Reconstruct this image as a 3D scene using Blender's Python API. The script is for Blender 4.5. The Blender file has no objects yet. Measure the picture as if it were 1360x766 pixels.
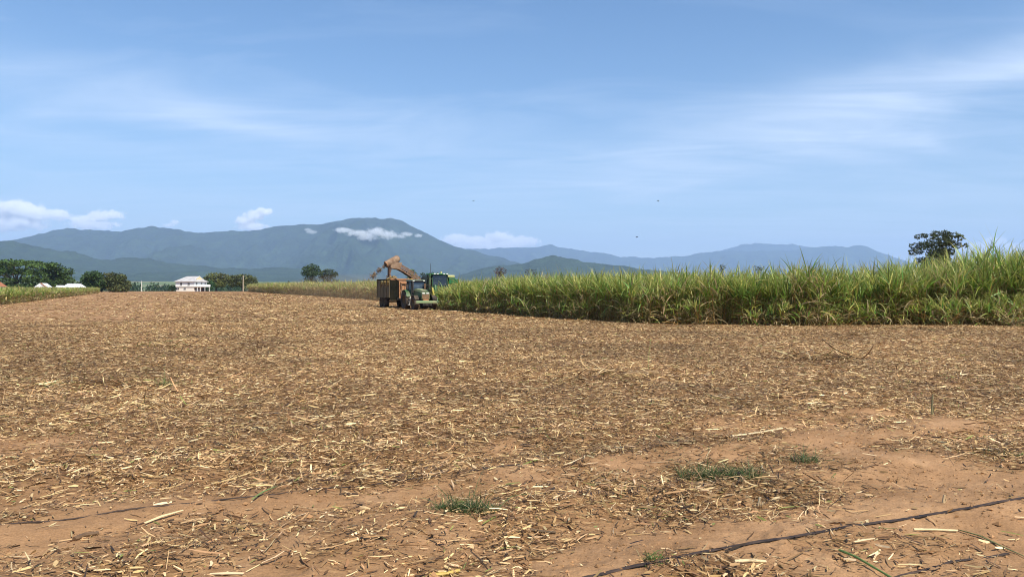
import bpy, math, random
import numpy as np
from mathutils import Vector, Matrix

random.seed(7)
RNG = np.random.default_rng(11)
SC = bpy.context.scene
COL = SC.collection
PI = math.pi
F = 1018.0                      # focal length of the photo in its own pixels
CAMZ = 2.0
HOR = 386.0                     # horizon row in the photo
DX, DY = 0.42, -0.907           # heading of the cane rows, coming towards the camera
NX, NY = 0.907, 0.42            # across the rows, to the right

def R(a): return math.radians(a)

# ------------------------------------------------------------------ noise and ground height
def _hash(ix, iy, seed):
    h = (ix.astype(np.int64) * 374761393 + iy.astype(np.int64) * 668265263 + seed * 974711) & 0x7fffffff
    h = ((h ^ (h >> 13)) * 1274126177) & 0x7fffffff
    h = ((h ^ (h >> 11)) * 69069 + 12345) & 0x7fffffff
    return ((h ^ (h >> 16)) & 0xffff) / 65535.0

def vnoise(x, y, seed=0):
    x = np.asarray(x, float); y = np.asarray(y, float)
    ix = np.floor(x); iy = np.floor(y)
    fx = x - ix; fy = y - iy
    fx = fx * fx * (3 - 2 * fx); fy = fy * fy * (3 - 2 * fy)
    ix = ix.astype(np.int64); iy = iy.astype(np.int64)
    a = _hash(ix, iy, seed); b = _hash(ix + 1, iy, seed)
    c = _hash(ix, iy + 1, seed); d = _hash(ix + 1, iy + 1, seed)
    return (a + (b - a) * fx) * (1 - fy) + (c + (d - c) * fx) * fy - 0.5

def fbm(x, y, octs=4, seed=0, gain=0.5):
    s = 0; a = 1.0
    for k in range(octs):
        s = s + a * vnoise(x * 2 ** k + 17.3 * k, y * 2 ** k - 9.1 * k, seed + k * 7)
        a *= gain
    return s

def sstep(a, b, t):
    t = np.clip((t - a) / (b - a), 0, 1)
    return t * t * (3 - 2 * t)

def zg(x, y):
    x = np.asarray(x, float); y = np.asarray(y, float)
    r = np.sqrt(x * x + y * y)
    t = np.minimum(y, 345.0) - 75
    base = 0.0065 * 0.5 * (t + np.sqrt(t * t + 900)) - 0.02
    base = base - 2.6 * sstep(350, 560, y)
    base = base + 30.0 * sstep(1500, 2500, r) * (y > 0)
    near = 1.0 / (1.0 + (r / 26.0) ** 2)
    b = -0.42 * x + 0.907 * y
    z = base + near * (0.075 * fbm(x * 0.7, y * 0.7, 3, 3) + 0.030 * fbm(x * 4.2, y * 4.2, 2, 5) + 0.018 * vnoise(x * 14, y * 14, 9) + 0.009 * vnoise(x * 38, y * 38, 19))
    z = z + near * 0.03 * np.cos(2 * PI * (b - 7.85) / 1.62) * (1 - sstep(9, 13, b))
    z = z + 0.05 * fbm(x * 0.16, y * 0.16, 2, 31) * sstep(12, 25, r) * (1 - sstep(300, 340, y))
    return z

def zg1(x, y): return float(zg(np.array([x]), np.array([y]))[0])

def gp(px, py):                # a ground point of the near, flat field measured in the photo
    d = CAMZ * F / (py - HOR)
    return Vector(((px - 680) / F * d, d, 0))

def PX(px, d): return (px - 680) / F * d
def PZ(py, d): return CAMZ + (HOR - py) / F * d

# ------------------------------------------------------------------ materials
def new_mat(name):
    m = bpy.data.materials.new(name); m.use_nodes = True
    return m, m.node_tree.nodes, m.node_tree.links, m.node_tree.nodes['Principled BSDF']

def ramp(N, stops):
    r = N.new('ShaderNodeValToRGB'); e = r.color_ramp.elements
    while len(e) < len(stops): e.new(0.5)
    for k, (p, c) in enumerate(stops):
        e[k].position = p; e[k].color = (c[0], c[1], c[2], 1)
    return r

def worn(name, c, c2=None, rough=0.5, scale=3.0, amount=0.45, metal=0.0, dirt=None, spec=0.4):
    """painted metal with uneven wear / dust: colour c, patches of c2"""
    m, N, L, P = new_mat(name)
    c2 = c2 or tuple(v * 0.7 for v in c)
    tc = N.new('ShaderNodeTexCoord')
    n1 = N.new('ShaderNodeTexNoise'); n1.inputs['Scale'].default_value = scale; n1.inputs['Detail'].default_value = 7
    n1.inputs['Roughness'].default_value = 0.65
    L.new(tc.outputs['Object'], n1.inputs['Vector'])
    rp = ramp(N, [(0.5 - amount * 0.3, c), (0.5 + amount * 0.4, c2)])
    L.new(n1.outputs['Fac'], rp.inputs['Fac'])
    L.new(rp.outputs['Color'], P.inputs['Base Color'])
    P.inputs['Roughness'].default_value = rough; P.inputs['Metallic'].default_value = metal
    P.inputs['Specular IOR Level'].default_value = spec
    bp = N.new('ShaderNodeBump'); bp.inputs['Strength'].default_value = 0.2; bp.inputs['Distance'].default_value = 0.02
    L.new(n1.outputs['Fac'], bp.inputs['Height']); L.new(bp.outputs['Normal'], P.inputs['Normal'])
    return m

def glass_mat(name, c=(0.02, 0.03, 0.035)):
    m, N, L, P = new_mat(name)
    n = N.new('ShaderNodeTexNoise'); n.inputs['Scale'].default_value = 2.5
    rp = ramp(N, [(0.35, c), (0.7, tuple(v * 2.2 + 0.01 for v in c))])
    L.new(n.outputs['Fac'], rp.inputs['Fac']); L.new(rp.outputs['Color'], P.inputs['Base Color'])
    P.inputs['Roughness'].default_value = 0.08; P.inputs['Specular IOR Level'].default_value = 0.8
    return m

def leaf_mat(name, trans=0.35, rough=0.5, vary=0.0, spec=0.25):
    """colour from the mesh's own face colours, part of the light passes through"""
    m, N, L, P = new_mat(name)
    at = N.new('ShaderNodeAttribute'); at.attribute_name = 'col'
    hsv = N.new('ShaderNodeHueSaturation')
    L.new(at.outputs['Color'], hsv.inputs['Color'])
    n = N.new('ShaderNodeTexNoise'); n.inputs['Scale'].default_value = 0.6; n.inputs['Detail'].default_value = 4
    geo = N.new('ShaderNodeNewGeometry'); L.new(geo.outputs['Position'], n.inputs['Vector'])
    mr = N.new('ShaderNodeMapRange'); mr.inputs['To Min'].default_value = 1 - vary; mr.inputs['To Max'].default_value = 1 + vary
    L.new(n.outputs['Fac'], mr.inputs['Value']); L.new(mr.outputs['Result'], hsv.inputs['Value'])
    L.new(hsv.outputs['Color'], P.inputs['Base Color'])
    P.inputs['Roughness'].default_value = rough; P.inputs['Specular IOR Level'].default_value = spec
    out = N['Material Output']
    if trans > 0:
        tr = N.new('ShaderNodeBsdfTranslucent'); mx = N.new('ShaderNodeMixShader'); mx.inputs['Fac'].default_value = trans
        L.new(hsv.outputs['Color'], tr.inputs['Color'])
        L.new(P.outputs['BSDF'], mx.inputs[1]); L.new(tr.outputs['BSDF'], mx.inputs[2])
        L.new(mx.outputs['Shader'], out.inputs['Surface'])
    return m

def bark_mat(name, c):
    return worn(name, c, tuple(v * 0.5 for v in c), rough=0.9, scale=1.5, spec=0.1)

M = {}
M['green'] = worn('green_paint', (0.030, 0.105, 0.032), (0.12, 0.105, 0.055), 0.55, 1.8)
M['green_clean'] = worn('bright_green_paint', (0.010, 0.125, 0.03), (0.05, 0.085, 0.04), 0.5, 1.6)
M['green_dark'] = worn('dark_green_paint', (0.010, 0.06, 0.022), (0.03, 0.05, 0.025), 0.45, 1.6)
M['green_dusty'] = worn('dusty_green_paint', (0.17, 0.27, 0.13), (0.32, 0.28, 0.16), 0.6, 1.8)
M['green_roof'] = worn('dull_green_roof', (0.05, 0.085, 0.055), (0.10, 0.12, 0.08), 0.7, 1.8)
M['yellow'] = worn('yellow_paint', (0.55, 0.40, 0.05), (0.40, 0.30, 0.10), 0.5, 3)
M['paleyellow'] = worn('pale_yellow_paint', (0.62, 0.60, 0.22), (0.5, 0.45, 0.2), 0.5, 3)
M['rubber'] = worn('tyre_rubber', (0.035, 0.032, 0.030), (0.13, 0.095, 0.065), 0.9, 2.2, spec=0.15)
M['rim'] = worn('wheel_rim_paint', (0.20, 0.16, 0.09), (0.22, 0.13, 0.07), 0.6, 4)
M['black'] = worn('black_steel', (0.02, 0.02, 0.02), (0.06, 0.05, 0.04), 0.6, 3)
M['rust'] = worn('rusty_steel', (0.44, 0.23, 0.115), (0.25, 0.115, 0.06), 0.85, 2.4, spec=0.15)
M['rustpale'] = worn('pale_rusty_steel', (0.31, 0.215, 0.145), (0.15, 0.08, 0.045), 0.85, 2.6, spec=0.2)
M['rustdark'] = worn('dark_rusty_steel', (0.20, 0.12, 0.075), (0.10, 0.055, 0.035), 0.8, 2.4, spec=0.15)
M['rusttruss'] = worn('rusty_truss', (0.26, 0.165, 0.11), (0.12, 0.065, 0.042), 0.8, 3.0, spec=0.15)
M['olive'] = worn('olive_steel', (0.13, 0.105, 0.06), (0.19, 0.14, 0.08), 0.8, 1.2, spec=0.15)
M['olivedark'] = worn('dark_olive_steel', (0.009, 0.0100, 0.007), (0.024, 0.021, 0.014), 0.9, 1.2, spec=0.04)
M['glass'] = glass_mat('cab_glass', (0.025, 0.035, 0.045))
M['glassdark'] = glass_mat('dark_cab_glass', (0.008, 0.011, 0.012))
M['lamp'] = worn('lamp_lens', (0.75, 0.75, 0.68), (0.55, 0.55, 0.5), 0.2, 4)
M['white'] = worn('white_wall_paint', (0.86, 0.86, 0.83), (0.82, 0.82, 0.79), 0.7, 0.3)
M['pinkwall'] = worn('pale_pink_wall', (0.78, 0.70, 0.60), (0.80, 0.76, 0.69), 0.8, 0.4)
M['cream'] = worn('cream_gable_paint', (0.78, 0.66, 0.40), (0.74, 0.62, 0.40), 0.7, 0.5)
M['roofgrey'] = worn('grey_roof_iron', (0.50, 0.48, 0.47), (0.38, 0.35, 0.34), 0.5, 0.6)
M['roofwhite'] = worn('white_roof_iron', (0.80, 0.80, 0.80), (0.72, 0.73, 0.76), 0.45, 0.4)
M['terracotta'] = worn('terracotta_roof', (0.40, 0.16, 0.08), (0.3, 0.13, 0.08), 0.8, 0.6)
M['dark'] = worn('dark_opening', (0.012, 0.013, 0.016), (0.03, 0.028, 0.028), 0.6, 1)
M['brown'] = worn('brown_timber', (0.18, 0.09, 0.06), (0.13, 0.07, 0.05), 0.8, 1)
M['pole'] = worn('weathered_timber', (0.36, 0.30, 0.22), (0.26, 0.21, 0.15), 0.9, 1)
M['palepole'] = worn('pale_concrete', (0.62, 0.60, 0.54), (0.5, 0.48, 0.44), 0.8, 1)
M['tape'] = worn('black_irrigation_tape', (0.026, 0.020, 0.020), (0.085, 0.056, 0.042), 0.7, 9, spec=0.15)
M['cane'] = leaf_mat('cane_leaf', 0.42, 0.42, 0.22, 0.35)
M['stalk'] = leaf_mat('cane_stalk', 0.0, 0.5, 0.1)
M['straw'] = leaf_mat('dry_straw', 0.10, 0.55, 0.0, 0.25)
M['clod'] = leaf_mat('soil_crumb', 0.0, 0.95, 0.0, 0.05)
M['grass'] = leaf_mat('green_grass', 0.3, 0.5, 0.1)
M['foliage'] = leaf_mat('tree_foliage', 0.22, 0.55, 0.35, 0.2)
M['bark'] = bark_mat('grey_brown_bark', (0.09, 0.07, 0.05))
M['palebark'] = bark_mat('pale_bark', (0.34, 0.28, 0.21))
M['billet'] = worn('cane_billets', (0.46, 0.30, 0.13), (0.24, 0.12, 0.05), 0.8, 7)
M['feather'] = worn('dark_feather', (0.03, 0.03, 0.032), None, 0.8, 6)

# ------------------------------------------------------------------ mesh helpers
def tag(o, label=None, cat=None, group=None, kind=None):
    if label: o['label'] = label
    if cat: o['category'] = cat
    if group: o['group'] = group
    if kind: o['kind'] = kind
    return o

def empty(name, loc=(0, 0, 0), rz=0, label=None, cat=None, group=None):
    o = bpy.data.objects.new(name, None); COL.objects.link(o)
    o.location = loc; o.rotation_euler = (0, 0, rz); o.empty_display_size = 0.3
    return tag(o, label, cat, group)

def link(name, me, parent=None, loc=None):
    o = bpy.data.objects.new(name, me); COL.objects.link(o)
    if parent is not None: o.parent = parent
    if loc is not None: o.location = loc
    return o

def np_mesh(name, V, Q, mat, facecol=None, smooth=False, parent=None, loc=None, vcol=None):
    """V (n,3), Q (m,4) quads -> one object, built without loops"""
    me = bpy.data.meshes.new(name)
    V = np.ascontiguousarray(V, np.float32); Q = np.ascontiguousarray(Q, np.int32)
    nv, nf, k = len(V), len(Q), Q.shape[1]
    me.vertices.add(nv); me.vertices.foreach_set('co', V.ravel())
    me.loops.add(nf * k); me.loops.foreach_set('vertex_index', Q.ravel())
    me.polygons.add(nf)
    me.polygons.foreach_set('loop_start', np.arange(0, nf * k, k, dtype=np.int32))
    try: me.polygons.foreach_set('loop_total', np.full(nf, k, np.int32))
    except Exception: pass
    me.polygons.foreach_set('use_smooth', np.full(nf, smooth, bool))
    me.update(calc_edges=True)
    if facecol is not None:
        a = me.attributes.new('col', 'FLOAT_COLOR', 'FACE')
        c = np.ones((nf, 4), np.float32); c[:, :3] = facecol
        a.data.foreach_set('color', c.ravel())
    if vcol is not None:
        for nm, arr in vcol.items():
            a = me.attributes.new(nm, 'FLOAT', 'POINT'); a.data.foreach_set('value', np.ascontiguousarray(arr, np.float32))
    for mm in (mat if isinstance(mat, (list, tuple)) else [mat]): me.materials.append(mm)
    return link(name, me, parent, loc)

def blades(base, az, e0, droop, L, W, nseg, col, prof, roll=None, tipcol=None, tipmix=0.0, power=1.4, side=None):
    """many ribbon leaves at once. returns verts, quads, face colours"""
    n = len(base)
    ts = np.linspace(0, 1, nseg + 1)
    P = np.zeros((n, nseg + 1, 3)); P[:, 0] = base
    Wd = np.zeros((n, nseg + 1, 3))
    if roll is None: roll = np.zeros(n)
    azs = np.repeat(az[:, None], nseg + 1, 1)
    if side is not None: azs = azs + side[:, None] * ts[None, :]
    for k in range(nseg + 1):
        t = ts[k]
        e = e0 - droop * t ** power
        ce, se = np.cos(e), np.sin(e); ca, sa = np.cos(azs[:, k]), np.sin(azs[:, k])
        T = np.stack([ce * ca, ce * sa, se], 1)
        if k > 0: P[:, k] = P[:, k - 1] + T * (L / nseg)[:, None]
        S = np.stack([-sa, ca, np.zeros(n)], 1)
        B = np.cross(T, S)
        Wd[:, k] = (S * np.cos(roll)[:, None] + B * np.sin(roll)[:, None]) * (W * prof[k] * 0.5)[:, None]
    V = np.stack([P - Wd, P + Wd], 2).reshape(n * (nseg + 1) * 2, 3)
    o = (np.arange(n) * (nseg + 1) * 2)[:, None] + (np.arange(nseg) * 2)[None, :]
    Q = np.stack([o, o + 1, o + 3, o + 2], -1).reshape(-1, 4)
    C = np.repeat(col[:, None, :], nseg, 1)
    if tipcol is not None:
        w = (np.linspace(0, 1, nseg) ** 2 * tipmix)[None, :, None]
        C = C * (1 - w) + tipcol[:, None, :] * w
    return V, Q, C.reshape(-1, 3)

class Acc:
    def __init__(s): s.v = []; s.q = []; s.c = []; s.n = 0
    def add(s, V, Q, C):
        s.v.append(V); s.q.append(Q + s.n); s.c.append(C); s.n += len(V)
    def build(s, name, mat, parent=None, loc=None, smooth=False):
        V = np.concatenate(s.v)
        if loc is not None: V = V - np.array(loc)
        return np_mesh(name, V, np.concatenate(s.q), mat, np.concatenate(s.c), smooth, parent, loc)

class MB:
    """collects solid shapes and links them as ONE mesh object"""
    def __init__(s): s.v = []; s.f = []
    def quad_hull(s, pts8):
        o = len(s.v); s.v += [Vector(p) for p in pts8]
        for f in ((0, 3, 2, 1), (4, 5, 6, 7), (0, 1, 5, 4), (1, 2, 6, 5), (2, 3, 7, 6), (3, 0, 4, 7)):
            s.f.append([o + i for i in f])
        return s
    def box(s, c, d, rot=None):
        h = [x / 2 for x in d]; c = Vector(c)
        pts = [Vector((sx * h[0], sy * h[1], sz * h[2])) for sz in (-1, 1) for sx, sy in ((-1, -1), (1, -1), (1, 1), (-1, 1))]
        if rot is not None: pts = [rot @ p for p in pts]
        return s.quad_hull([p + c for p in pts])
    def bar(s, a, b, w, h=None):
        a, b = Vector(a), Vector(b); h = h or w
        t = (b - a).normalized(); u = Vector((0, 0, 1)) if abs(t.z) < 0.9 else Vector((1, 0, 0))
        x = t.cross(u).normalized() * w / 2; y = x.cross(t).normalized() * h / 2
        return s.quad_hull([a - x - y, a + x - y, a + x + y, a - x + y, b - x - y, b + x - y, b + x + y, b - x + y])
    def tube(s, pts, rad, n=10, cap=True):
        pts = [Vector(p) for p in pts]
        if not isinstance(rad, (list, tuple)): rad = [rad] * len(pts)
        o = len(s.v); prev = None
        for k, p in enumerate(pts):
            t = (pts[min(k + 1, len(pts) - 1)] - pts[max(k - 1, 0)]).normalized()
            if prev is None:
                u = Vector((0, 0, 1)) if abs(t.z) < 0.9 else Vector((1, 0, 0)); x = t.cross(u).normalized()
            else: x = (prev - t * prev.dot(t)).normalized()
            prev = x; y = t.cross(x)
            for i in range(n):
                a = 2 * PI * i / n
                s.v.append(p + (x * math.cos(a) + y * math.sin(a)) * rad[k])
        for k in range(len(pts) - 1):
            for i in range(n):
                j = (i + 1) % n
                s.f.append([o + k * n + i, o + k * n + j, o + (k + 1) * n + j, o + (k + 1) * n + i])
        if cap:
            s.f.append([o + i for i in range(n)][::-1]); s.f.append([o + (len(pts) - 1) * n + i for i in range(n)])
        return s
    def lathe(s, prof, c, axis='y', n=28):
        """prof: list of (along axis, radius)"""
        o = len(s.v); c = Vector(c)
        for (a, r) in prof:
            for i in range(n):
                t = 2 * PI * i / n
                if axis == 'y': s.v.append(c + Vector((r * math.cos(t), a, r * math.sin(t))))
                else: s.v.append(c + Vector((r * math.cos(t), r * math.sin(t), a)))
        for k in range(len(prof) - 1):
            for i in range(n):
                j = (i + 1) % n
                s.f.append([o + k * n + i, o + (k + 1) * n + i, o + (k + 1) * n + j, o + k * n + j])
        return s
    def prism(s, poly, a, b):
        """poly of (x, z) pushed from y=a to y=b"""
        o = len(s.v); n = len(poly)
        for y in (a, b): s.v += [Vector((p[0], y, p[1])) for p in poly]
        s.f.append([o + i for i in range(n)]); s.f.append([o + n + i for i in range(n)][::-1])
        for i in range(n):
            j = (i + 1) % n
            s.f.append([o + j, o + i, o + n + i, o + n + j])
        return s
    def face(s, pts):
        o = len(s.v); s.v += [Vector(p) for p in pts]; s.f.append([o + i for i in range(len(pts))]); return s
    def build(s, name, mat, parent=None, loc=None, smooth=False, bevel=0.0):
        me = bpy.data.meshes.new(name); me.from_pydata([tuple(v) for v in s.v], [], s.f); me.update()
        me.materials.append(mat)
        if smooth:
            for p in me.polygons: p.use_smooth = True
        o = link(name, me, parent, loc)
        if smooth:
            try: me.set_sharp_from_angle(angle=R(40))
            except Exception: pass
        if bevel:
            b = o.modifiers.new('bevel', 'BEVEL'); b.width = bevel; b.segments = 2; b.limit_method = 'ANGLE'
        return o

# ------------------------------------------------------------------ camera, light, sky
cam = bpy.data.cameras.new('camera'); camo = bpy.data.objects.new('camera', cam); COL.objects.link(camo)
cam.sensor_width = 36; cam.lens = 36 * F / 1360
camo.location = (0, 0, CAMZ)
camo.rotation_euler = (R(90) + math.atan((HOR - 383) / F), 0, 0)
cam.clip_end = 90000; cam.clip_start = 0.1
SC.camera = camo

SUN_EL, SUN_AZ = 50.0, 142.0        # azimuth clockwise from +Y (the view direction)
sd = Vector((math.sin(R(SUN_AZ)) * math.cos(R(SUN_EL)), math.cos(R(SUN_AZ)) * math.cos(R(SUN_EL)), math.sin(R(SUN_EL))))
sl = bpy.data.lights.new('sun', 'SUN'); sl.energy = 5.0; sl.angle = R(0.5); sl.color = (1.0, 0.935, 0.80)
so = bpy.data.objects.new('sun', sl); COL.objects.link(so)
so.rotation_euler = sd.to_track_quat('Z', 'Y').to_euler(); so.location = (0, 0, 60)

def make_world():
    w = bpy.data.worlds.new('World'); SC.world = w; w.use_nodes = True
    N, L = w.node_tree.nodes, w.node_tree.links
    bg = N['Background']
    sky = N.new('ShaderNodeTexSky'); sky.sky_type = 'NISHITA'; sky.sun_disc = False
    sky.sun_elevation = R(SUN_EL); sky.sun_rotation = R(SUN_AZ)
    sky.air_density = 1.1; sky.dust_density = 0.4; sky.ozone_density = 3.0; sky.altitude = 0
    tc = N.new('ShaderNodeTexCoord'); sep = N.new('ShaderNodeSeparateXYZ'); L.new(tc.outputs['Generated'], sep.inputs[0])
    def math_(op, a, b=None, c=None, clamp=False):
        n = N.new('ShaderNodeMath'); n.operation = op; n.use_clamp = clamp
        for i, v in enumerate((a, b, c)):
            if v is None: continue
            if isinstance(v, (int, float)): n.inputs[i].default_value = v
            else: L.new(v, n.inputs[i])
        return n.outputs[0]
    az = math_('ARCTAN2', sep.outputs['X'], sep.outputs['Y'])
    el = math_('ARCSINE', sep.outputs['Z'])
    # high thin cloud lies in a flat layer: look it up where the view ray meets that layer
    zz = math_('MAXIMUM', math_('ADD', sep.outputs['Z'], 0.06), 0.03)
    lx = math_('DIVIDE', sep.outputs['X'], zz); ly = math_('DIVIDE', sep.outputs['Y'], zz)
    cmb = N.new('ShaderNodeCombineXYZ'); L.new(lx, cmb.inputs[0]); L.new(ly, cmb.inputs[1])
    def noise(scale, detail, rot, sx, sy, dist=0.0, off=0.0):
        mp = N.new('ShaderNodeMapping'); mp.inputs['Rotation'].default_value = (0, 0, R(rot)); mp.inputs['Scale'].default_value = (sx, sy, 1)
        mp.inputs['Location'].default_value = (off, off * 0.7, 0)
        L.new(cmb.outputs[0], mp.inputs['Vector'])
        n = N.new('ShaderNodeTexNoise'); n.inputs['Scale'].default_value = scale; n.inputs['Detail'].default_value = detail
        n.inputs['Roughness'].default_value = 0.55; n.inputs['Distortion'].default_value = dist
        L.new(mp.outputs[0], n.inputs['Vector']); return n.outputs['Fac']
    fine = noise(0.9, 9, 32, 0.55, 0.85, 0.9)
    wide = noise(0.35, 4, 8, 0.5, 1.0, 0.3, 3.1)
    wisp = noise(1.5, 10, 34, 0.45, 1.2, 1.3, 7.7)
    def band(e0, k, c, width, a0, a1, soft):
        """a soft streak: elevation e0 + k*az (+ c*az^2), between azimuths a0 and a1 (radians)"""
        line = math_('ADD', math_('MULTIPLY_ADD', az, k, e0), math_('MULTIPLY', math_('MULTIPLY', az, az), c))
        wob = math_('MULTIPLY', math_('SUBTRACT', fine, 0.5), 0.13)
        d = math_('DIVIDE', math_('ADD', math_('SUBTRACT', el, line), wob), width)
        g = math_('EXPONENT', math_('MULTIPLY', math_('MULTIPLY', d, d), -1.0))
        s1 = math_('DIVIDE', math_('SUBTRACT', az, a0), soft, clamp=True)
        s2 = math_('DIVIDE', math_('SUBTRACT', a1, az), soft, clamp=True)
        return math_('MULTIPLY', g, math_('MULTIPLY', s1, s2))
    b1 = band(0.138, 0.16, 0.03, 0.038, -0.16, 1.0, 0.34)      # the long streak on the right
    b2 = band(0.155, 0.140, 0.0, 0.046, 0.12, 1.2, 0.34)
    b3 = band(0.172, -0.10, 0.0, 0.042, -1.2, 0.06, 0.35)     # soft veil on the left
    b4 = band(0.150, -0.17, 0.0, 0.014, -0.50, -0.22, 0.12)
    tex = math_('MULTIPLY', math_('SUBTRACT', math_('MULTIPLY_ADD', wisp, 0.5, math_('MULTIPLY', fine, 0.5)), 0.27), 2.4, clamp=True)
    m = math_('MULTIPLY', math_('ADD', math_('ADD', b1, math_('MULTIPLY', b2, 0.85)), math_('ADD', math_('MULTIPLY', b3, 0.75), math_('MULTIPLY', b4, 0.55))), tex)
    veil = math_('MULTIPLY', math_('SUBTRACT', math_('MULTIPLY', wide, wisp), 0.19, clamp=True), 1.5)
    m = math_('ADD', math_('MULTIPLY', m, 0.50), veil, clamp=True)
    m = math_('MINIMUM', m, 0.8)
    # moist air towards the horizon
    low = math_('EXPONENT', math_('MULTIPLY', math_('MAXIMUM', el, 0.0), -9.0))
    hz = N.new('ShaderNodeMix'); hz.data_type = 'RGBA'; hz.inputs[7].default_value = (7.0, 7.9, 8.9, 1)
    tint = N.new('ShaderNodeMix'); tint.data_type = 'RGBA'; tint.blend_type = 'MULTIPLY'; tint.inputs[0].default_value = 1.0; tint.inputs[7].default_value = (0.73, 1.02, 1.22, 1)
    L.new(sky.outputs[0], tint.inputs[6])
    L.new(math_('MULTIPLY', low, 0.88), hz.inputs[0]); L.new(tint.outputs[2], hz.inputs[6])
    mix = N.new('ShaderNodeMix'); mix.data_type = 'RGBA'; mix.inputs[7].default_value = (7.4, 8.6, 10.4, 1)
    L.new(m, mix.inputs[0]); L.new(hz.outputs[2], mix.inputs[6])
    L.new(mix.outputs[2], bg.inputs['Color']); bg.inputs['Strength'].default_value = 0.084
make_world()

SC.view_settings.view_transform = 'Standard'; SC.view_settings.look = 'None'
SC.view_settings.exposure = 0.50; SC.view_settings.gamma = 1.0
SC.render.engine = 'CYCLES'
cy = SC.cycles
cy.use_denoising = True; cy.filter_width = 1.05; cy.max_bounces = 10; cy.diffuse_bounces = 3; cy.glossy_bounces = 2; cy.transmission_bounces = 4
cy.volume_bounces = 8; cy.transparent_max_bounces = 8; cy.caustics_reflective = False; cy.caustics_refractive = False
cy.sample_clamp_indirect = 8.0

# ------------------------------------------------------------------ ground
def soil_material():
    m, N, L, P = new_mat('tilled_soil')
    geo = N.new('ShaderNodeNewGeometry')
    at = N.new('ShaderNodeAttribute'); at.attribute_name = 'mulch'
    def noise(scale, detail=6, rough=0.6, vec=None):
        n = N.new('ShaderNodeTexNoise'); n.inputs['Scale'].default_value = scale; n.inputs['Detail'].default_value = detail; n.inputs['Roughness'].default_value = rough
        L.new(vec or geo.outputs['Position'], n.inputs['Vector']); return n.outputs['Fac']
    def mixc(fac, a, b):
        x = N.new('ShaderNodeMix'); x.data_type = 'RGBA'
        for i, v in ((0, fac), (6, a), (7, b)):
            if isinstance(v, tuple): x.inputs[i].default_value = (*v, 1)
            elif isinstance(v, (int, float)): x.inputs[i].default_value = v
            else: L.new(v, x.inputs[i])
        return x.outputs[2]
    def mr(v, a, b, c=0.0, d=1.0):
        n = N.new('ShaderNodeMapRange'); n.inputs['From Min'].default_value = a; n.inputs['From Max'].default_value = b
        n.inputs['To Min'].default_value = c; n.inputs['To Max'].default_value = d; L.new(v, n.inputs['Value']); return n.outputs['Result']
    soil = ramp(N, [(0.30, (0.255, 0.140, 0.068)), (0.52, (0.365, 0.208, 0.105)), (0.72, (0.475, 0.285, 0.152))])
    L.new(noise(1.1, 9, 0.65), soil.inputs['Fac'])
    grit = mr(noise(55, 3, 0.7), 0.35, 0.65, 0.80, 1.12)
    sm = N.new('ShaderNodeMix'); sm.data_type = 'RGBA'; sm.blend_type = 'MULTIPLY'; sm.inputs[0].default_value = 1.0
    L.new(soil.outputs['Color'], sm.inputs[6]); L.new(grit, sm.inputs[7])
    # fine litter trodden into the ground: short fibres in two directions; dark tones also paint shade between the straws
    def fibres(rot, s):
        mp = N.new('ShaderNodeMapping'); mp.inputs['Rotation'].default_value = (0, 0, R(rot)); mp.inputs['Scale'].default_value = (s, s * 5.5, 1)
        L.new(geo.outputs['Position'], mp.inputs['Vector'])
        v = N.new('ShaderNodeTexVoronoi'); v.inputs['Scale'].default_value = 1.0; L.new(mp.outputs[0], v.inputs['Vector'])
        sp = N.new('ShaderNodeSeparateColor'); L.new(v.outputs['Color'], sp.inputs[0]); return sp.outputs[0], v.outputs['Distance']
    f1, d1 = fibres(23, 7.0); f2, d2 = fibres(-41, 9.0); f3, d3 = fibres(85, 11.0)
    c1 = ramp(N, [(0.0, (0.06, 0.029, 0.013)), (0.30, (0.14, 0.072, 0.031)), (0.62, (0.27, 0.150, 0.066)), (0.90, (0.46, 0.30, 0.14)), (1.0, (0.66, 0.47, 0.23))])
    mxf = N.new('ShaderNodeMath'); mxf.operation = 'ADD'
    a1 = N.new('ShaderNodeMath'); a1.operation = 'MULTIPLY'; L.new(f1, a1.inputs[0]); a1.inputs[1].default_value = 0.42
    a2 = N.new('ShaderNodeMath'); a2.operation = 'MULTIPLY'; L.new(f2, a2.inputs[0]); a2.inputs[1].default_value = 0.36
    a3 = N.new('ShaderNodeMath'); a3.operation = 'MULTIPLY_ADD'; L.new(f3, a3.inputs[0]); a3.inputs[1].default_value = 0.22
    L.new(a1.outputs[0], mxf.inputs[0]); L.new(a2.outputs[0], mxf.inputs[1]); L.new(mxf.outputs[0], a3.inputs[2])
    L.new(a3.outputs[0], c1.inputs['Fac'])
    fac = N.new('ShaderNodeMath'); fac.operation = 'MULTIPLY'; fac.use_clamp = True
    L.new(mr(noise(2.4, 7, 0.7), 0.33, 0.60, 0.45, 1.25), fac.inputs[0]); L.new(at.outputs['Fac'], fac.inputs[1])
    base = mixc(fac.outputs[0], sm.outputs[2], c1.outputs['Color'])
    patch = mr(noise(0.09, 5, 0.6), 0.35, 0.65, 0.84, 1.12)
    pm = N.new('ShaderNodeMix'); pm.data_type = 'RGBA'; pm.blend_type = 'MULTIPLY'; pm.inputs[0].default_value = 1.0
    L.new(base, pm.inputs[6]); L.new(patch, pm.inputs[7])
    L.new(pm.outputs[2], P.inputs['Base Color'])
    P.inputs['Roughness'].default_value = 0.95; P.inputs['Specular IOR Level'].default_value = 0.1
    bp = N.new('ShaderNodeBump'); bp.inputs['Strength'].default_value = 0.7; bp.inputs['Distance'].default_value = 0.02
    hs = N.new('ShaderNodeMath'); hs.operation = 'ADD'; L.new(noise(24, 6, 0.7), hs.inputs[0]); L.new(f1, hs.inputs[1])
    L.new(hs.outputs[0], bp.inputs['Height']); L.new(bp.outputs['Normal'], P.inputs['Normal'])
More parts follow.
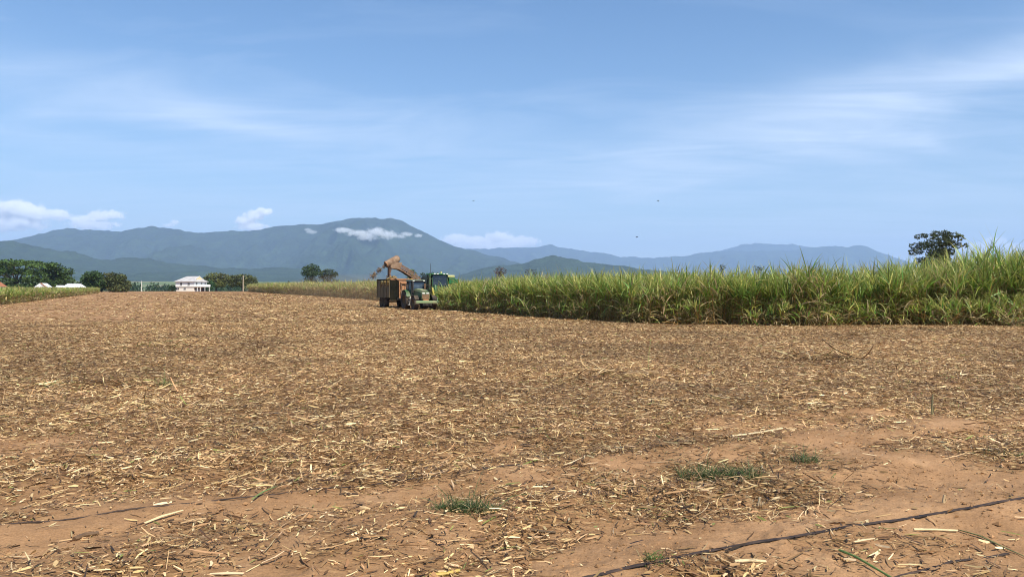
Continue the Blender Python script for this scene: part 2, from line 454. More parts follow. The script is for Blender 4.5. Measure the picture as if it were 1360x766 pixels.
    return m

def farmland_material():
    m, N, L, P = new_mat('far_farmland')
    geo = N.new('ShaderNodeNewGeometry')
    n = N.new('ShaderNodeTexNoise'); n.inputs['Scale'].default_value = 0.004; n.inputs['Detail'].default_value = 6
    L.new(geo.outputs['Position'], n.inputs['Vector'])
    rp = ramp(N, [(0.35, (0.07, 0.11, 0.035)), (0.5, (0.13, 0.17, 0.06)), (0.65, (0.17, 0.16, 0.08))])
    L.new(n.outputs['Fac'], rp.inputs['Fac']); L.new(rp.outputs['Color'], P.inputs['Base Color'])
    P.inputs['Roughness'].default_value = 0.95
    return m

def litter(x, y):
    """how densely cane trash covers the ground, 0..1"""
    b = -0.42 * x + 0.907 * y
    r = np.sqrt(x * x + y * y)
    n1 = fbm(x * 0.45, y * 0.45, 4, 41); n2 = fbm(x * 1.5 + 5, y * 1.5, 3, 43)
    a = NX * x + NY * y
    d = 0.78 + 0.22 * sstep(8.2, 10.2, b + 0.9 * n1)
    d = d + 0.16 * np.cos(2 * PI * a / 1.62 + 1.5 * n1) * sstep(11, 18, r)
    d = d + (1 - sstep(9, 11, b)) * (0.95 * n1 + 0.75 * n2)
    for b0, wd, s in ((7.45, 0.34, 0.42), (4.95, 0.36, 0.42), (3.6, 0.5, 0.35), (9.0, 0.3, 0.15)):
        d = d - s * np.exp(-((b - b0 + 0.25 * n1) / wd) ** 2)
    d = d - 0.75 * np.exp(-(((x + 6.6) / 1.7) ** 2 + ((y - 9.9) / 0.9) ** 2))
    d = d + 0.55 * np.exp(-(((x - 2.2) / 1.3) ** 2 + ((y - 7.4) / 0.55) ** 2))
    d = d + 0.35 * n2 * sstep(9, 11, b)
    d = d - 0.75 * sstep(26, 60, y) * sstep(0.26, 0.55, -x / np.maximum(y, 1))       # paler, barer towards the far left
    return np.clip(d, 0.04, 1.15)

def build_ground():
    rr = [0.0]; r = 2.2
    while r < 14: rr.append(r); r *= 1.0055
    while r < 60: rr.append(r); r *= 1.010
    while r < 700: rr.append(r); r *= 1.03
    while r < 25500: rr.append(r); r *= 1.09
    rr.append(25500.0); rr = np.array(rr)
    front = np.linspace(R(-42), R(42), 820)
    back = np.linspace(R(42), R(318), 100)[1:-1]
    aa = np.concatenate([front, back]); na = len(aa)
    RR, AA = np.meshgrid(rr, aa, indexing='ij')
    X = RR * np.sin(AA); Y = RR * np.cos(AA); Z = zg(X, Y)
    V = np.stack([X, Y, Z], -1).reshape(-1, 3)
    nr = len(rr)
    i = np.arange(nr - 1)[:, None]; j = np.arange(na)[None, :]; j2 = (j + 1) % na
    Q = np.stack([i * na + j, i * na + j2, (i + 1) * na + j2, (i + 1) * na + j], -1).reshape(-1, 4)
    mul = litter(X, Y).ravel()
    o = np_mesh('ground', V, Q[:, ::-1], [soil_material(), farmland_material()], smooth=True, vcol={'mulch': np.clip(mul, 0, 1)})
    cx = V[Q].mean(1); mi = ((np.hypot(cx[:, 0], cx[:, 1]) > 520) | (cx[:, 1] > 372)).astype(np.int32)
    o.data.polygons.foreach_set('material_index', mi)
    tag(o, 'bare tan field littered with cane trash', None, None, 'structure')
    return o
build_ground()

# ------------------------------------------------------------------ straw litter
PAL = np.array([(0.76, 0.57, 0.31), (0.57, 0.385, 0.185), (0.40, 0.242, 0.108), (0.245, 0.138, 0.060), (0.115, 0.061, 0.028), (0.045, 0.026, 0.015), (0.20, 0.21, 0.055)])
def straw_cols(n, w):
    k = RNG.choice(len(PAL), n, p=np.array(w) / sum(w))
    return PAL[k] * RNG.uniform(0.78, 1.2, (n, 1)) * RNG.uniform(0.94, 1.06, (n, 3))

def straw_zone(acc, d0, d1, per, lmean, wmean, w, half=0.74, flat=False):
    mg = 4.5                                     # wider than the picture, for a step to the side
    n = int(per * 2 * (half * d1 + mg) * (d1 - d0))
    y = RNG.uniform(d0, d1, n); x = RNG.uniform(-1, 1, n) * (half * d1 + mg)
    inside = np.abs(x) < half * y + mg; x, y = x[inside], y[inside]; n = len(x)
    keep = RNG.uniform(0, 1, n) < litter(x, y)
    a = NX * x + NY * y; bb = -0.42 * x + 0.907 * y
    keep &= ~((a > 26.0) & (y > 43.5) & (bb < 76)) & ~((a > 34.5) & (bb >= 76)) & (a > -18.5)
    x, y = x[keep], y[keep]; n = len(x)
    L = np.minimum(lmean * RNG.lognormal(0, 0.5, n), 2.3 * lmean); W = np.minimum(wmean * RNG.lognormal(0, 0.45, n), 1.8 * wmean)
    az = RNG.uniform(0, 2 * PI, n)
    lit = litter(x, y)
    e = RNG.normal(0.03, 0.07, n); up = RNG.uniform(0, 1, n) < 0.015; e[up] += RNG.uniform(0.2, 0.8, up.sum())
    dr = RNG.normal(0.10, 0.22, n)
    lift = np.abs(RNG.normal(0, 0.012, n)) + 0.03 * lit * RNG.uniform(0, 1, n) ** 2 * (wmean / 0.011) ** 0.5
    z = zg(x, y) + 0.004 + lift + np.maximum(0, -np.sin(e)) * L * 0.5
    base = np.stack([x - np.cos(az) * L * 0.5, y - np.sin(az) * L * 0.5, z], 1)
    tone = np.clip(1.0 + 0.55 * fbm(x * 0.33, y * 0.33, 4, 91) + 0.35 * fbm(x * 1.3, y * 1.3, 2, 93), 0.55, 1.3)[:, None]
    V, Q, C = blades(base, az, e, dr, L, W, 2, straw_cols(n, w) * tone, (0.75, 1.0, 0.55), roll=RNG.normal(0, 0.5, n), side=RNG.normal(0, 0.35, n))
    acc.add(V, Q, C)

acc = Acc()
MIX = (10, 19, 24, 23, 16, 7, 2.0)
straw_zone(acc, 3.0, 14, 400, 0.105, 0.0120, MIX)
straw_zone(acc, 3.0, 14, 850, 0.036, 0.0080, (8, 14, 22, 26, 22, 8, 2))
straw_zone(acc, 3.0, 18, 9, 0.16, 0.017, (34, 30, 18, 10, 5, 1, 3))
straw_zone(acc, 14, 27, 400, 0.090, 0.0135, MIX)
straw_zone(acc, 14, 27, 200, 0.055, 0.011, (6, 12, 20, 26, 24, 12, 2))
straw_zone(acc, 27, 50, 230, 0.11, 0.017, MIX)
straw_zone(acc, 50, 120, 30, 0.20, 0.034, (12, 22, 26, 20, 12, 4, 3))
straw_zone(acc, 120, 250, 3.2, 0.34, 0.075, (8, 20, 28, 22, 10, 3, 3))
o = acc.build('straw_litter', M['straw'])
tag(o, 'dry cane leaves and straw scattered all over the cut field', None, None, 'stuff')

def clods():
    n = 42000; half = 0.74
    y = np.sqrt(RNG.uniform(3.8 ** 2, 13.0 ** 2, n)); x = RNG.uniform(-half, half, n) * y
    keep = RNG.uniform(0, 1, n) < np.clip(0.35 + 1.6 * fbm(x * 1.1, y * 1.1, 3, 57), 0.05, 1)
    x, y = x[keep], y[keep]; n = len(x)
    s_ = 0.0045 * RNG.lognormal(0, 0.62, n)
    base = np.array([(0, 0, 1), (1, 0, 0), (0, 1, 0), (-1, 0, 0), (0, -1, 0), (0, 0, -1)], float)
    V = base[None] * s_[:, None, None] * RNG.uniform(0.6, 1.35, (n, 6, 3)) * np.array([1.2, 1.2, 0.8])
    a = RNG.uniform(0, 2 * PI, n); c, s = np.cos(a)[:, None], np.sin(a)[:, None]
    V = np.stack([V[..., 0] * c - V[..., 1] * s, V[..., 0] * s + V[..., 1] * c, V[..., 2]], -1)
    V[..., 0] += x[:, None]; V[..., 1] += y[:, None]; V[..., 2] += (zg(x, y) + s_ * 0.3)[:, None]
    tri = np.array([(0, 1, 2), (0, 2, 3), (0, 3, 4), (0, 4, 1), (5, 2, 1), (5, 3, 2), (5, 4, 3), (5, 1, 4)])
    Q = (tri[None] + (np.arange(n) * 6)[:, None, None]).reshape(-1, 3)
    C = np.repeat(np.array([(0.34, 0.188, 0.090)]) * RNG.uniform(0.6, 1.25, (n, 1)), 8, 0)
    o = np_mesh('soil_crumbs', V.reshape(-1, 3), Q, M['clod'], C)
    tag(o, 'small crumbs of tan soil on the bare ground', None, None, 'stuff')
clods()

# ------------------------------------------------------------------ sugar cane
def cane(stools, name, leaves=80, nseg=4, wleaf=0.055, lod=1.0, dry=0.25, young=False, parent=None, loc=None):
    """stools: array x, y, height, dryness bias, sprawl. returns Acc of leaves + stalks"""
    acc = Acc()
    x, y, h, db, sp = [np.asarray(stools)[:, k] for k in range(5)]
    ns = len(x); z0 = zg(x, y)
    # stalks
    kst = max(3, int(9 * lod))
    i = np.repeat(np.arange(ns), kst); n = len(i)
    sx = x[i] + RNG.normal(0, 0.20, n); sy = y[i] + RNG.normal(0, 0.20, n)
    lean = np.abs(RNG.normal(0, 0.20, n)) + sp[i] * RNG.uniform(0.2, 1.0, n); laz = RNG.uniform(0, 2 * PI, n)
    hs = h[i] * RNG.uniform(0.52, 0.70, n)
    base = np.stack([sx, sy, z0[i]], 1)
    col = np.array([(0.20, 0.17, 0.06)]) * RNG.uniform(0.6, 1.3, (n, 1)) * np.where(RNG.uniform(0, 1, (n, 1)) < 0.4, np.array([[1.4, 0.9, 0.7]]), 1)
    acc.add(*blades(base, laz, PI / 2 - lean, lean * 0.4, hs, np.full(n, 0.034 * (1.0 if lod > 0.8 else 1.5)), 3, col, (1, 1, 1, 0.9), roll=RNG.uniform(0, PI, n)))
    # where every leaf starts: on a stalk, most of them near its top
    kl = leaves
    i2 = np.repeat(np.arange(ns), kl); n2 = len(i2)
    s = i2 * kst + RNG.integers(0, kst, n2)
    u = RNG.uniform(0, 1, n2)
    top = u < 0.66
    f = np.where(top, RNG.uniform(0.74, 1.0, n2), RNG.uniform(0.05, 0.8, n2))
    along = f * hs[s]
    p = np.stack([sx[s] + np.cos(laz[s]) * np.sin(lean[s]) * along, sy[s] + np.sin(laz[s]) * np.sin(lean[s]) * along, z0[i2] + np.cos(lean[s]) * along * 0.98], 1)
    az = RNG.uniform(0, 2 * PI, n2)
    spin = f > 0.93
    e0 = np.where(top, np.where(spin, RNG.uniform(1.1, 1.50, n2), RNG.uniform(0.7, 1.35, n2)), RNG.uniform(-0.1, 1.2, n2))
    dr = np.where(top, RNG.uniform(0.05, 0.85, n2), RNG.uniform(0.3, 1.5, n2))
    flop = (RNG.uniform(0, 1, n2) < 0.10) & top; dr[flop] += RNG.uniform(0.7, 1.6, flop.sum())
    sc = h[i2] / 3.6
    L = np.where(top, RNG.uniform(0.95, 1.65, n2), RNG.uniform(0.8, 1.5, n2)) * sc
    W = wleaf * RNG.uniform(0.55, 1.25, n2)
    hz = (p[:, 2] - z0[i2]) / h[i2]
    patch = fbm(x[i2] * 0.5, y[i2] * 0.5, 3, 77)
    pd = np.clip(dry + db[i2] + 0.9 * (0.38 - hz) * 1.5 + 0.5 * patch, 0.03, 0.97)
    dead = RNG.uniform(0, 1, n2) < pd
    g = np.stack([RNG.uniform(0.15, 0.31, n2), RNG.uniform(0.25, 0.385, n2), RNG.uniform(0.035, 0.075, n2)], 1)
    yel = RNG.uniform(0, 1, n2) < 0.20 + 0.36 * np.clip((hz - 0.45) * 2.5, 0, 1)
    g[yel] = np.stack([RNG.uniform(0.46, 0.60, yel.sum()), RNG.uniform(0.47, 0.58, yel.sum()), RNG.uniform(0.10, 0.17, yel.sum())], 1)
    dk = RNG.uniform(0, 1, n2) < 0.22
    g[dk] *= np.array([0.45, 0.62, 0.55])
    dd = np.array([(0.56, 0.41, 0.22)]) * RNG.uniform(0.35, 1.2, (n2, 1)) * RNG.uniform(0.92, 1.08, (n2, 3))
    col = np.where(dead[:, None], dd, g)
    dr = np.where(dead & ~spin, dr + 0.35, dr)
    tip = np.array([(0.45, 0.38, 0.15)]) * np.ones((n2, 1))
    prof = np.interp(np.linspace(0, 1, nseg + 1), (0, 0.25, 0.6, 1.0), (0.55, 1.0, 0.8, 0.04))
    acc.add(*blades(p, az, e0, dr, L, W, nseg, col, prof, roll=RNG.normal(0, 0.5, n2), tipcol=tip, tipmix=0.45, power=1.25, side=RNG.normal(0, 0.35, n2)))
    return acc

def hcane(x, y):               # mean height of the crop along its edge
    aa = NX * x + NY * y; bb = -0.42 * x + 0.907 * y
    low = 1 - 0.20 * sstep(67, 73, bb) * (1 - sstep(77, 79, bb)) * (1 - sstep(30, 33, aa))
    hx = np.interp(x, (-120, -25, -7, 1.3, 8, 14, 18, 21, 25, 29, 34, 60), (3.6, 3.6, 3.35, 3.35, 3.4, 3.5, 3.65, 3.75, 4.05, 4.65, 4.85, 4.85))
    return hx * low * (1 + 0.10 * fbm(x * 0.35, y * 0.35, 3, 61))

def rows(a0, a1, b0f, b1f, step, da=1.5):
    out = []
    a = a0
    while a <= a1:
        b0, b1 = b0f(a), b1f(a)
        nb = int(max(0, (b1 - b0)) / step)
        for k in range(nb):
            b = b0 + (k + random.uniform(-0.35, 0.35)) * step
            aa = a + random.gauss(0, 0.10)
            out.append((NX * aa - 0.42 * b, NY * aa + 0.907 * b))
        a += da
    return out
def bend(a): return (44.1 + 0.35 * math.sin(a * 0.7) + (max(0, 30.0 - a) * 0.55) - 0.42 * a) / 0.907
def stools(pts, dryb=0.0, spb=0.0, hs=1.0, hfun=hcane):
    P = np.array(pts); n = len(P)
    h = hfun(P[:, 0], P[:, 1]) * hs * RNG.uniform(0.88, 1.1, n)
    sp = np.where(RNG.uniform(0, 1, n) < 0.07, RNG.uniform(0.2, 0.7, n), 0.0) + spb
    return np.stack([P[:, 0], P[:, 1], h, np.full(n, dryb), sp], 1)

bigacc = Acc()
def merge(A, B):
    for V, Q, C in zip(B.v, B.q, B.c): pass
    A.add(np.concatenate(B.v), np.concatenate(B.q), np.concatenate(B.c))
near_side = rows(26.5, 39, bend, lambda a: 76.0, 0.50)
near_end = rows(40, 74, bend, lambda a: bend(a) + 9.5, 0.52)
merge(bigacc, cane(stools(near_side), 'n', 84, 4, 0.060))
merge(bigacc, cane(stools(near_end), 'n', 84, 4, 0.060))
edge = rows(25.9, 25.9, lambda a: bend(a) + 1.0, lambda a: 75.5, 0.7) + rows(28, 74, lambda a: bend(a) - 0.55, lambda a: bend(a) + 0.2, 0.7, 0.75)
edge = [p for p in edge if vnoise(np.array([p[0] * 0.55]), np.array([p[1] * 0.55]), 71)[0] > -0.10]
st = stools(edge, 0.05, 0.0, 0.52); st[:, 4] = RNG.uniform(0.3, 1.0, len(st)); st[:, 2] *= RNG.uniform(0.6, 1.2, len(st))
merge(bigacc, cane(st, 'e', 46, 4, 0.062))
o = bigacc.build('standing_sugar_cane', M['cane'])
tag(o, 'tall green sugar cane crop with dry brown lower leaves on the right', None, None, 'stuff')
far = rows(35.0, 44.0, lambda a: 77.0, lambda a: 340.0, 0.85)
o = cane(stools(far, 0.42), 'f', 52, 3, 0.10, 0.6).build('distant_sugar_cane', M['cane'])
tag(o, 'long far strip of sugar cane with tan dry sides behind the machines', None, None, 'stuff')
left = rows(-27.4, -18.4, lambda a: 62.0, lambda a: 300.0, 0.8)
o = cane(stools(left, 0.20, 0, 1.0, lambda x, y: np.interp(y, (90, 260), (2.35, 2.05)) * (1 + 0.06 * fbm(x * .4, y * .4, 2, 5))), 'l', 50, 3, 0.10, 0.6).build('young_sugar_cane', M['cane'])
tag(o, 'short yellow green strip of sugar cane in front of the spreading tree and sheds', None, None, 'stuff')

def cane_clump(px, d, h, label, n=4, dryb=-0.1, sp=0.06, spread=0.35, leaves=80, group=None):
    x, y = PX(px, d), d
    r = empty('sugar_cane_clump', (x, y, zg1(x, y)), 0, label, 'sugar cane', group)
    st = [(x + random.gauss(0, spread), y + random.gauss(0, spread * 0.5), h * random.uniform(0.9, 1.05), dryb, sp) for _ in range(n)]
    A = cane(np.array(st), 'c', leaves, 5, 0.062)
    nm = ('stalk_bundle', 'leaves')
    for k in range(2):
        V = A.v[k] - np.array([x, y, zg1(x, y)])
        np_mesh(nm[k], V, A.q[k] - A.q[k].min(), M['stalk' if k == 0 else 'cane'], A.c[k], False, r)
    return r
cane_clump(1074, 43.6, 4.15, 'tall cane clump with a brown dry base standing above the crop edge', 4, 0.30, 0.05, 0.3)
cane_clump(1306, 44.2, 5.6, 'tallest cane clump with thin leaves against the sky beside the lone tree', 2, -0.3, 0.02, 0.22, 60)
cane_clump(1352, 44.6, 5.4, 'tall cane clump at the edge of the picture with yellow green leaf tips', 3, -0.3, 0.03, 0.3, 70)
cane_clump(1190, 44.6, 4.1, 'flaring cane clump in front of the lone tree', 3, -0.25, 0.10, 0.3, 80)
cane_clump(1265, 42.7, 2.3, 'collapsed cane clump sprawling over dark shade at the foot of the crop', 5, -0.12, 0.75, 0.6, 55)
cane_clump(1322, 42.5, 2.6, 'fallen cane with long arching green leaves lying out onto the soil', 4, -0.05, 0.85, 0.6, 55)
cane_clump(900, 46.0, 1.9, 'low clump of leaning cane leaves below the crop front', 3, -0.2, 0.7, 0.5, 50)

# ------------------------------------------------------------------ foreground pieces
def placed(p, dz=0.0): return Vector((p[0], p[1], zg1(p[0], p[1]) + dz))

def drip_tape(pts, w, label, sink=0.0):
    P = [gp(*p) for p in pts]
    X = []; 
    for a, b in zip(P[:-1], P[1:]):
        for t in np.linspace(0, 1, 24)[:-1]: X.append(a.lerp(b, float(t)))
    X.append(P[-1])
    mb = MB(); n = len(X); o0 = 0
    for k, p in enumerate(X):
        t = (X[min(k + 1, n - 1)] - X[max(k - 1, 0)]).normalized(); s = Vector((-t.y, t.x, 0))
        wob = 0.006 * math.sin(k * 0.11) + 0.0015 * math.sin(k * 0.5 + 1)
        c = p + s * wob
        zc = sum(zg1(c.x + t.x * q, c.y + t.y * q) for q in (-0.3, -0.2, -0.1, 0, 0.1, 0.2, 0.3)) / 7
        c.z = max(zc, zg1(c.x, c.y) - 0.012) + 0.008 - sink * (0.5 + 0.5 * math.sin(k * 0.23 + 2))
        prof = [(-w / 2, 0.0), (-w / 4, 0.0055), (w / 4, 0.0065), (w / 2, 0.0), (w / 4, -0.005), (-w / 4, -0.005)]
        for (u, v) in prof: mb.v.append(c + s * u + Vector((0, 0, v)))
    for k in range(n - 1):
        for i in range(6):
            j = (i + 1) % 6
            mb.f.append([k * 6 + i, k * 6 + j, (k + 1) * 6 + j, (k + 1) * 6 + i])
    o = mb.build('irrigation_tape', M['tape'], smooth=True)
    return tag(o, label, 'irrigation tape', 'black irrigation tapes lying on the soil')
drip_tape([(760, 772), (880, 751), (1010, 723.5), (1092, 713), (1190, 697), (1268, 684.7), (1362, 668.5), (1460, 655)], 0.042, 'wide black irrigation tape running across the bare soil in front')
drip_tape([(-60, 702), (0, 697), (60, 693), (180, 678), (310, 665), (400, 655.5), (490, 647), (600, 632), (690, 619)], 0.017, 'thin half buried irrigation tape along the edge of the straw', 0.010)
drip_tape([(1120, 776), (1162, 766), (1219, 753.5), (1268, 743), (1338, 730.5)], 0.026, 'short buried piece of irrigation tape below the wide black one', 0.007)

def stalk_piece(name, label, cat, pts, r, c, lift=0.012, mat=None, n=7, taper=0.8, ridges=True, group=None):
    """a round piece of stalk: pts are (px, py, extra height)"""
    P = [placed(gp(p[0], p[1]), lift + (p[2] if len(p) > 2 else 0)) for p in pts]
    mb = MB(); X = []; Rr = []
    for a, b in zip(P[:-1], P[1:]):
        for t in np.linspace(0, 1, 9)[:-1]: X.append(a.lerp(b, float(t)))
    X.append(P[-1])
    for k in range(len(X)):
        rr = r * (1 - (1 - taper) * k / (len(X) - 1)) * (1.14 if ridges and k % 6 == 3 else 1) * random.uniform(0.94, 1.06)
        Rr.append(rr)
    o0 = X[0].copy(); mb.tube([x - o0 for x in X], Rr, n)
    m = worn(name + '_skin', c, tuple(v * 0.6 for v in c), 0.55, 14, 0.6)
    ob = mb.build(name, mat or m, None, o0, True)
    return tag(ob, label, cat, group)
def leaf_piece(label, pts, w, c, lift=0.01, roll=0.2):
    P = [placed(gp(p[0], p[1]), lift + (p[2] if len(p) > 2 else 0)) for p in pts]
    X = []
    for a, b in zip(P[:-1], P[1:]):
        for t in np.linspace(0, 1, 6)[:-1]: X.append(a.lerp(b, float(t)))
    X.append(P[-1]); n = len(X); o0 = X[0].copy(); mb = MB()
    for k, x in enumerate(X):
        t = (X[min(k + 1, n - 1)] - X[max(k - 1, 0)]).normalized(); s = t.cross(Vector((0, 0, 1))).normalized()
        ww = w * (0.35 + 0.65 * math.sin(PI * min(1, 0.12 + 0.88 * k / (n - 1)))) / 2
        up = Vector((0, 0, 1)) * (ww * 0.7)
        for q in (x - s * ww + up, x - Vector((0, 0, 0.001)), x + s * ww + up * (1 + roll)): mb.v.append(q - o0)
    for k in range(n - 1):
        for i in range(2): mb.f.append([k * 3 + i, k * 3 + i + 1, k * 3 + i + 4, k * 3 + i + 3])
    ob = mb.build('cane_leaf', worn('loose_leaf', c, tuple(v * 0.65 for v in c), 0.5, 10, 0.6), None, o0, True)
    so_ = ob.modifiers.new('thickness', 'SOLIDIFY'); so_.thickness = 0.002
    return tag(ob, label, 'cane leaf')

stalk_piece('cane_stalk', 'dark brown split cane chunk lying on bare soil below the thin tape', 'cane stalk', [(99, 714), (112, 709), (131, 704)], 0.021, (0.17, 0.10, 0.05), 0.016)
stalk_piece('cane_stalk', 'yellow cane billet with cut ends at the lower edge of the picture', 'cane stalk', [(570, 761), (592, 758), (611, 755)], 0.014, (0.55, 0.38, 0.09), 0.016)
stalk_piece('cane_stalk', 'long pale cane stalk lying flat beyond the larger grass tuft', 'cane stalk', [(972, 582), (1000, 578), (1039, 572)], 0.014, (0.72, 0.57, 0.34), 0.03)
stalk_piece('cane_stalk', 'short pale cane billet lying below the wide black tape', 'cane stalk', [(975, 752), (996, 750.5), (1017, 749)], 0.013, (0.74, 0.57, 0.32), 0.014)
stalk_piece('cane_stalk', 'fresh green cane stalk lying slanted at the lower edge of the picture', 'cane stalk', [(1114, 735), (1135, 743), (1160, 754), (1192, 769)], 0.0095, (0.13, 0.20, 0.05), 0.03)
stalk_piece('cane_stalk', 'straight pale cane stalk on the soil between the two black tapes', 'cane stalk', [(1213, 708), (1240, 707), (1271, 707)], 0.010, (0.76, 0.61, 0.33), 0.014)
stalk_piece('cane_stalk', 'long tan stalk on straw above the thin half buried tape', 'cane stalk', [(281, 640), (308, 633), (335, 624)], 0.010, (0.62, 0.44, 0.20), 0.03)
stalk_piece('cane_stalk', 'long thin straw coloured stalk slanting below the smaller grass tuft', 'cane stalk', [(459, 731), (490, 721), (526, 700)], 0.0085, (0.62, 0.45, 0.23), 0.018)
stalk_piece('cane_stalk', 'dark cane stick casting shade below the smaller grass tuft', 'cane stalk', [(700, 701), (718, 702), (738, 704)], 0.012, (0.14, 0.09, 0.045), 0.016)
def stub(px, py, h, r, c, label, tx=0.15):
    p = placed(gp(px, py), -0.01); mb = MB()
    mb.tube([(0, 0, 0), (tx * h * 0.4, 0, h * 0.5), (tx * h, 0.0, h)], [r, r * 0.92, r * 0.8], 8)
    mb.tube([(r * 1.4, 0.01, 0), (r * 2.0 + tx * h, 0.01, h * 0.55)], [r * 0.5, r * 0.3], 6)
    ob = mb.build('cane_stub', worn('stub_skin', c, tuple(v * 0.55 for v in c), 0.7, 16, 0.6), None, p, True)
    return tag(ob, label, 'cane stub')
stub(1252, 674, 0.085, 0.013, (0.58, 0.42, 0.23), 'pale upright cane stub standing just above the wide black tape')
stub(1229, 726, 0.06, 0.009, (0.40, 0.28, 0.15), 'thin dark upright stub on bare soil below the wide black tape', -0.25)
stub(1007, 672, 0.10, 0.016, (0.52, 0.40, 0.24), 'frayed upright cane stub among straw below the larger grass tuft')
stub(1237, 551, 0.34, 0.016, (0.22, 0.19, 0.09), 'green brown stub standing upright in the straw beyond the bare track', 0.05)
leaf_piece('bright green cane leaf lying over the thin half buried tape', [(335, 668), (350, 660.5), (368, 653)], 0.022, (0.17, 0.25, 0.08), 0.03)
leaf_piece('long dark green leaf trailing from the straight pale stalk', [(1272, 706), (1300, 712), (1330, 722), (1362, 735)], 0.018, (0.14, 0.15, 0.06), 0.015)
leaf_piece('yellow green leaf strip on the dark straw beside the bare soil', [(1033, 677), (1047, 676), (1062, 675)], 0.02, (0.30, 0.32, 0.10), 0.02)

def tuft(px, py, wpx, n, h, label, c=(0.055, 0.088, 0.026)):
    p = gp(px, py); d = p.y; sx = wpx / F * d
    x = p.x + np.clip(RNG.normal(0, sx * 0.34, n), -sx * .6, sx * .6); y = p.y + np.clip(RNG.normal(0, 0.06 + sx * 0.05, n), -.14, .14)
    base = np.stack([x, y, zg(x, y) - 0.004], 1)
    col = np.array([c]) * RNG.uniform(0.6, 1.5, (n, 1)) * RNG.uniform(0.9, 1.1, (n, 3))
    dr = RNG.uniform(0, 1, n) < 0.24; col[dr] = np.array([(0.42, 0.33, 0.16)]) * RNG.uniform(0.6, 1.1, (dr.sum(), 1))
    V, Q, C = blades(base, RNG.uniform(0, 2 * PI, n), RNG.uniform(0.4, 1.4, n), RNG.uniform(0.4, 1.8, n), h * RNG.lognormal(-0.25, 0.5, n), np.full(n, 0.0065), 3, col, (1, 0.9, 0.6, 0.05), roll=RNG.normal(0, 0.5, n))
    o0 = placed(p)
    ob = np_mesh('grass_tuft', V - np.array(o0), Q, M['grass'], C, False, None, o0)
    return tag(ob, label, 'grass tuft')
tuft(955, 636, 84, 1400, 0.18, 'larger low dark green grass tuft above the straw heap')
tuft(620, 680, 64, 850, 0.155, 'smaller green grass tuft on the soil near the middle')
tuft(1070, 613, 28, 320, 0.14, 'tiny green tuft behind the larger grass tuft', (0.07, 0.10, 0.035))
tuft(1338, 604, 60, 260, 0.085, 'thin grass growing through straw at the edge of the bare track', (0.10, 0.12, 0.045))
tuft(866, 748, 24, 160, 0.06, 'sparse green sprouts beside the wide black tape', (0.10, 0.16, 0.04))
tuft(219, 513, 18, 130, 0.26, 'upright pale green weed in the straw on the far left side', (0.16, 0.19, 0.06))

# loose heaps of trash that stand up from the litter
def straw_heap(px, py, wx, wy, n, h, label, w=(14, 22, 25, 20, 12, 4, 2)):
    p = gp(px, py)
    q_ = RNG.uniform(0, 1, n) ** 0.7; t_ = RNG.uniform(0, 2 * PI, n); x = p.x + wx * 1.5 * q_ * np.cos(t_); y = p.y + wy * 1.5 * q_ * np.sin(t_)
    hh = h * np.exp(-((x - p.x) / wx) ** 2 * 0.6 - ((y - p.y) / wy) ** 2 * 0.6)
    base = np.stack([x, y, zg(x, y) + hh * RNG.uniform(0, 1, n)], 1)
    V, Q, C = blades(base, RNG.uniform(0, 2 * PI, n), RNG.normal(0.08, 0.18, n), RNG.normal(0.3, 0.4, n), 0.14 * p.y / 9 * RNG.lognormal(0, 0.5, n) * 1.1, 0.010 * (p.y / 9) ** 0.8 * RNG.lognormal(0, 0.4, n), 3, straw_cols(n, w), (0.7, 1, 0.9, 0.4), roll=RNG.normal(0, 0.6, n), side=RNG.normal(0, 0.6, n))
    o0 = placed(p)
    ob = np_mesh('straw_heap', V - np.array(o0), Q, M['straw'], C, False, None, o0)
    return tag(ob, label, 'straw heap')
straw_heap(985, 680, 0.62, 0.22, 420, 0.05, 'tangled straw heap between the larger grass tuft and the wide black tape')
straw_heap(815, 500, 1.0, 0.6, 420, 0.22, 'low mound of dry cane trash in the middle of the field')
straw_heap(1085, 478, 0.9, 0.6, 360, 0.22, 'dark mound of dry cane trash near the standing crop', (6, 12, 22, 28, 22, 10, 2))
straw_heap(200, 462, 0.9, 0.5, 160, 0.10, 'flat greenish patch of cane leaves far out on the field', (4, 8, 14, 16, 10, 4, 30))
straw_heap(130, 512, 1.1, 0.6, 260, 0.07, 'dark greenish swath of cane leaves on the field', (6, 10, 18, 22, 16, 6, 18))
straw_heap(200, 540, 0.9, 0.5, 420, 0.06, 'pale straw swath on the left of the field', (26, 28, 22, 12, 6, 2, 2))

# ------------------------------------------------------------------ trees
def leafquads(P, size, cols, upbias=0.5):
    n = len(P)
    nrm = RNG.normal(0, 1, (n, 3)); nrm[:, 2] = np.abs(nrm[:, 2]) + upbias; nrm /= np.linalg.norm(nrm, axis=1)[:, None]
    a = np.cross(nrm, RNG.normal(0, 1, (n, 3))); a /= np.linalg.norm(a, axis=1)[:, None]
    b = np.cross(nrm, a)
    s = size * RNG.uniform(0.55, 1.4, (n, 1)); s2 = s * RNG.uniform(0.4, 0.9, (n, 1))
    V = np.stack([P - a * s * 0.5, P + b * s2 * 0.5 + a * s * 0.1, P + a * s * 0.6, P - b * s2 * 0.5 + a * s * 0.08], 1).reshape(-1, 3)
    Q = np.arange(n * 4).reshape(n, 4)
    return V, Q, cols

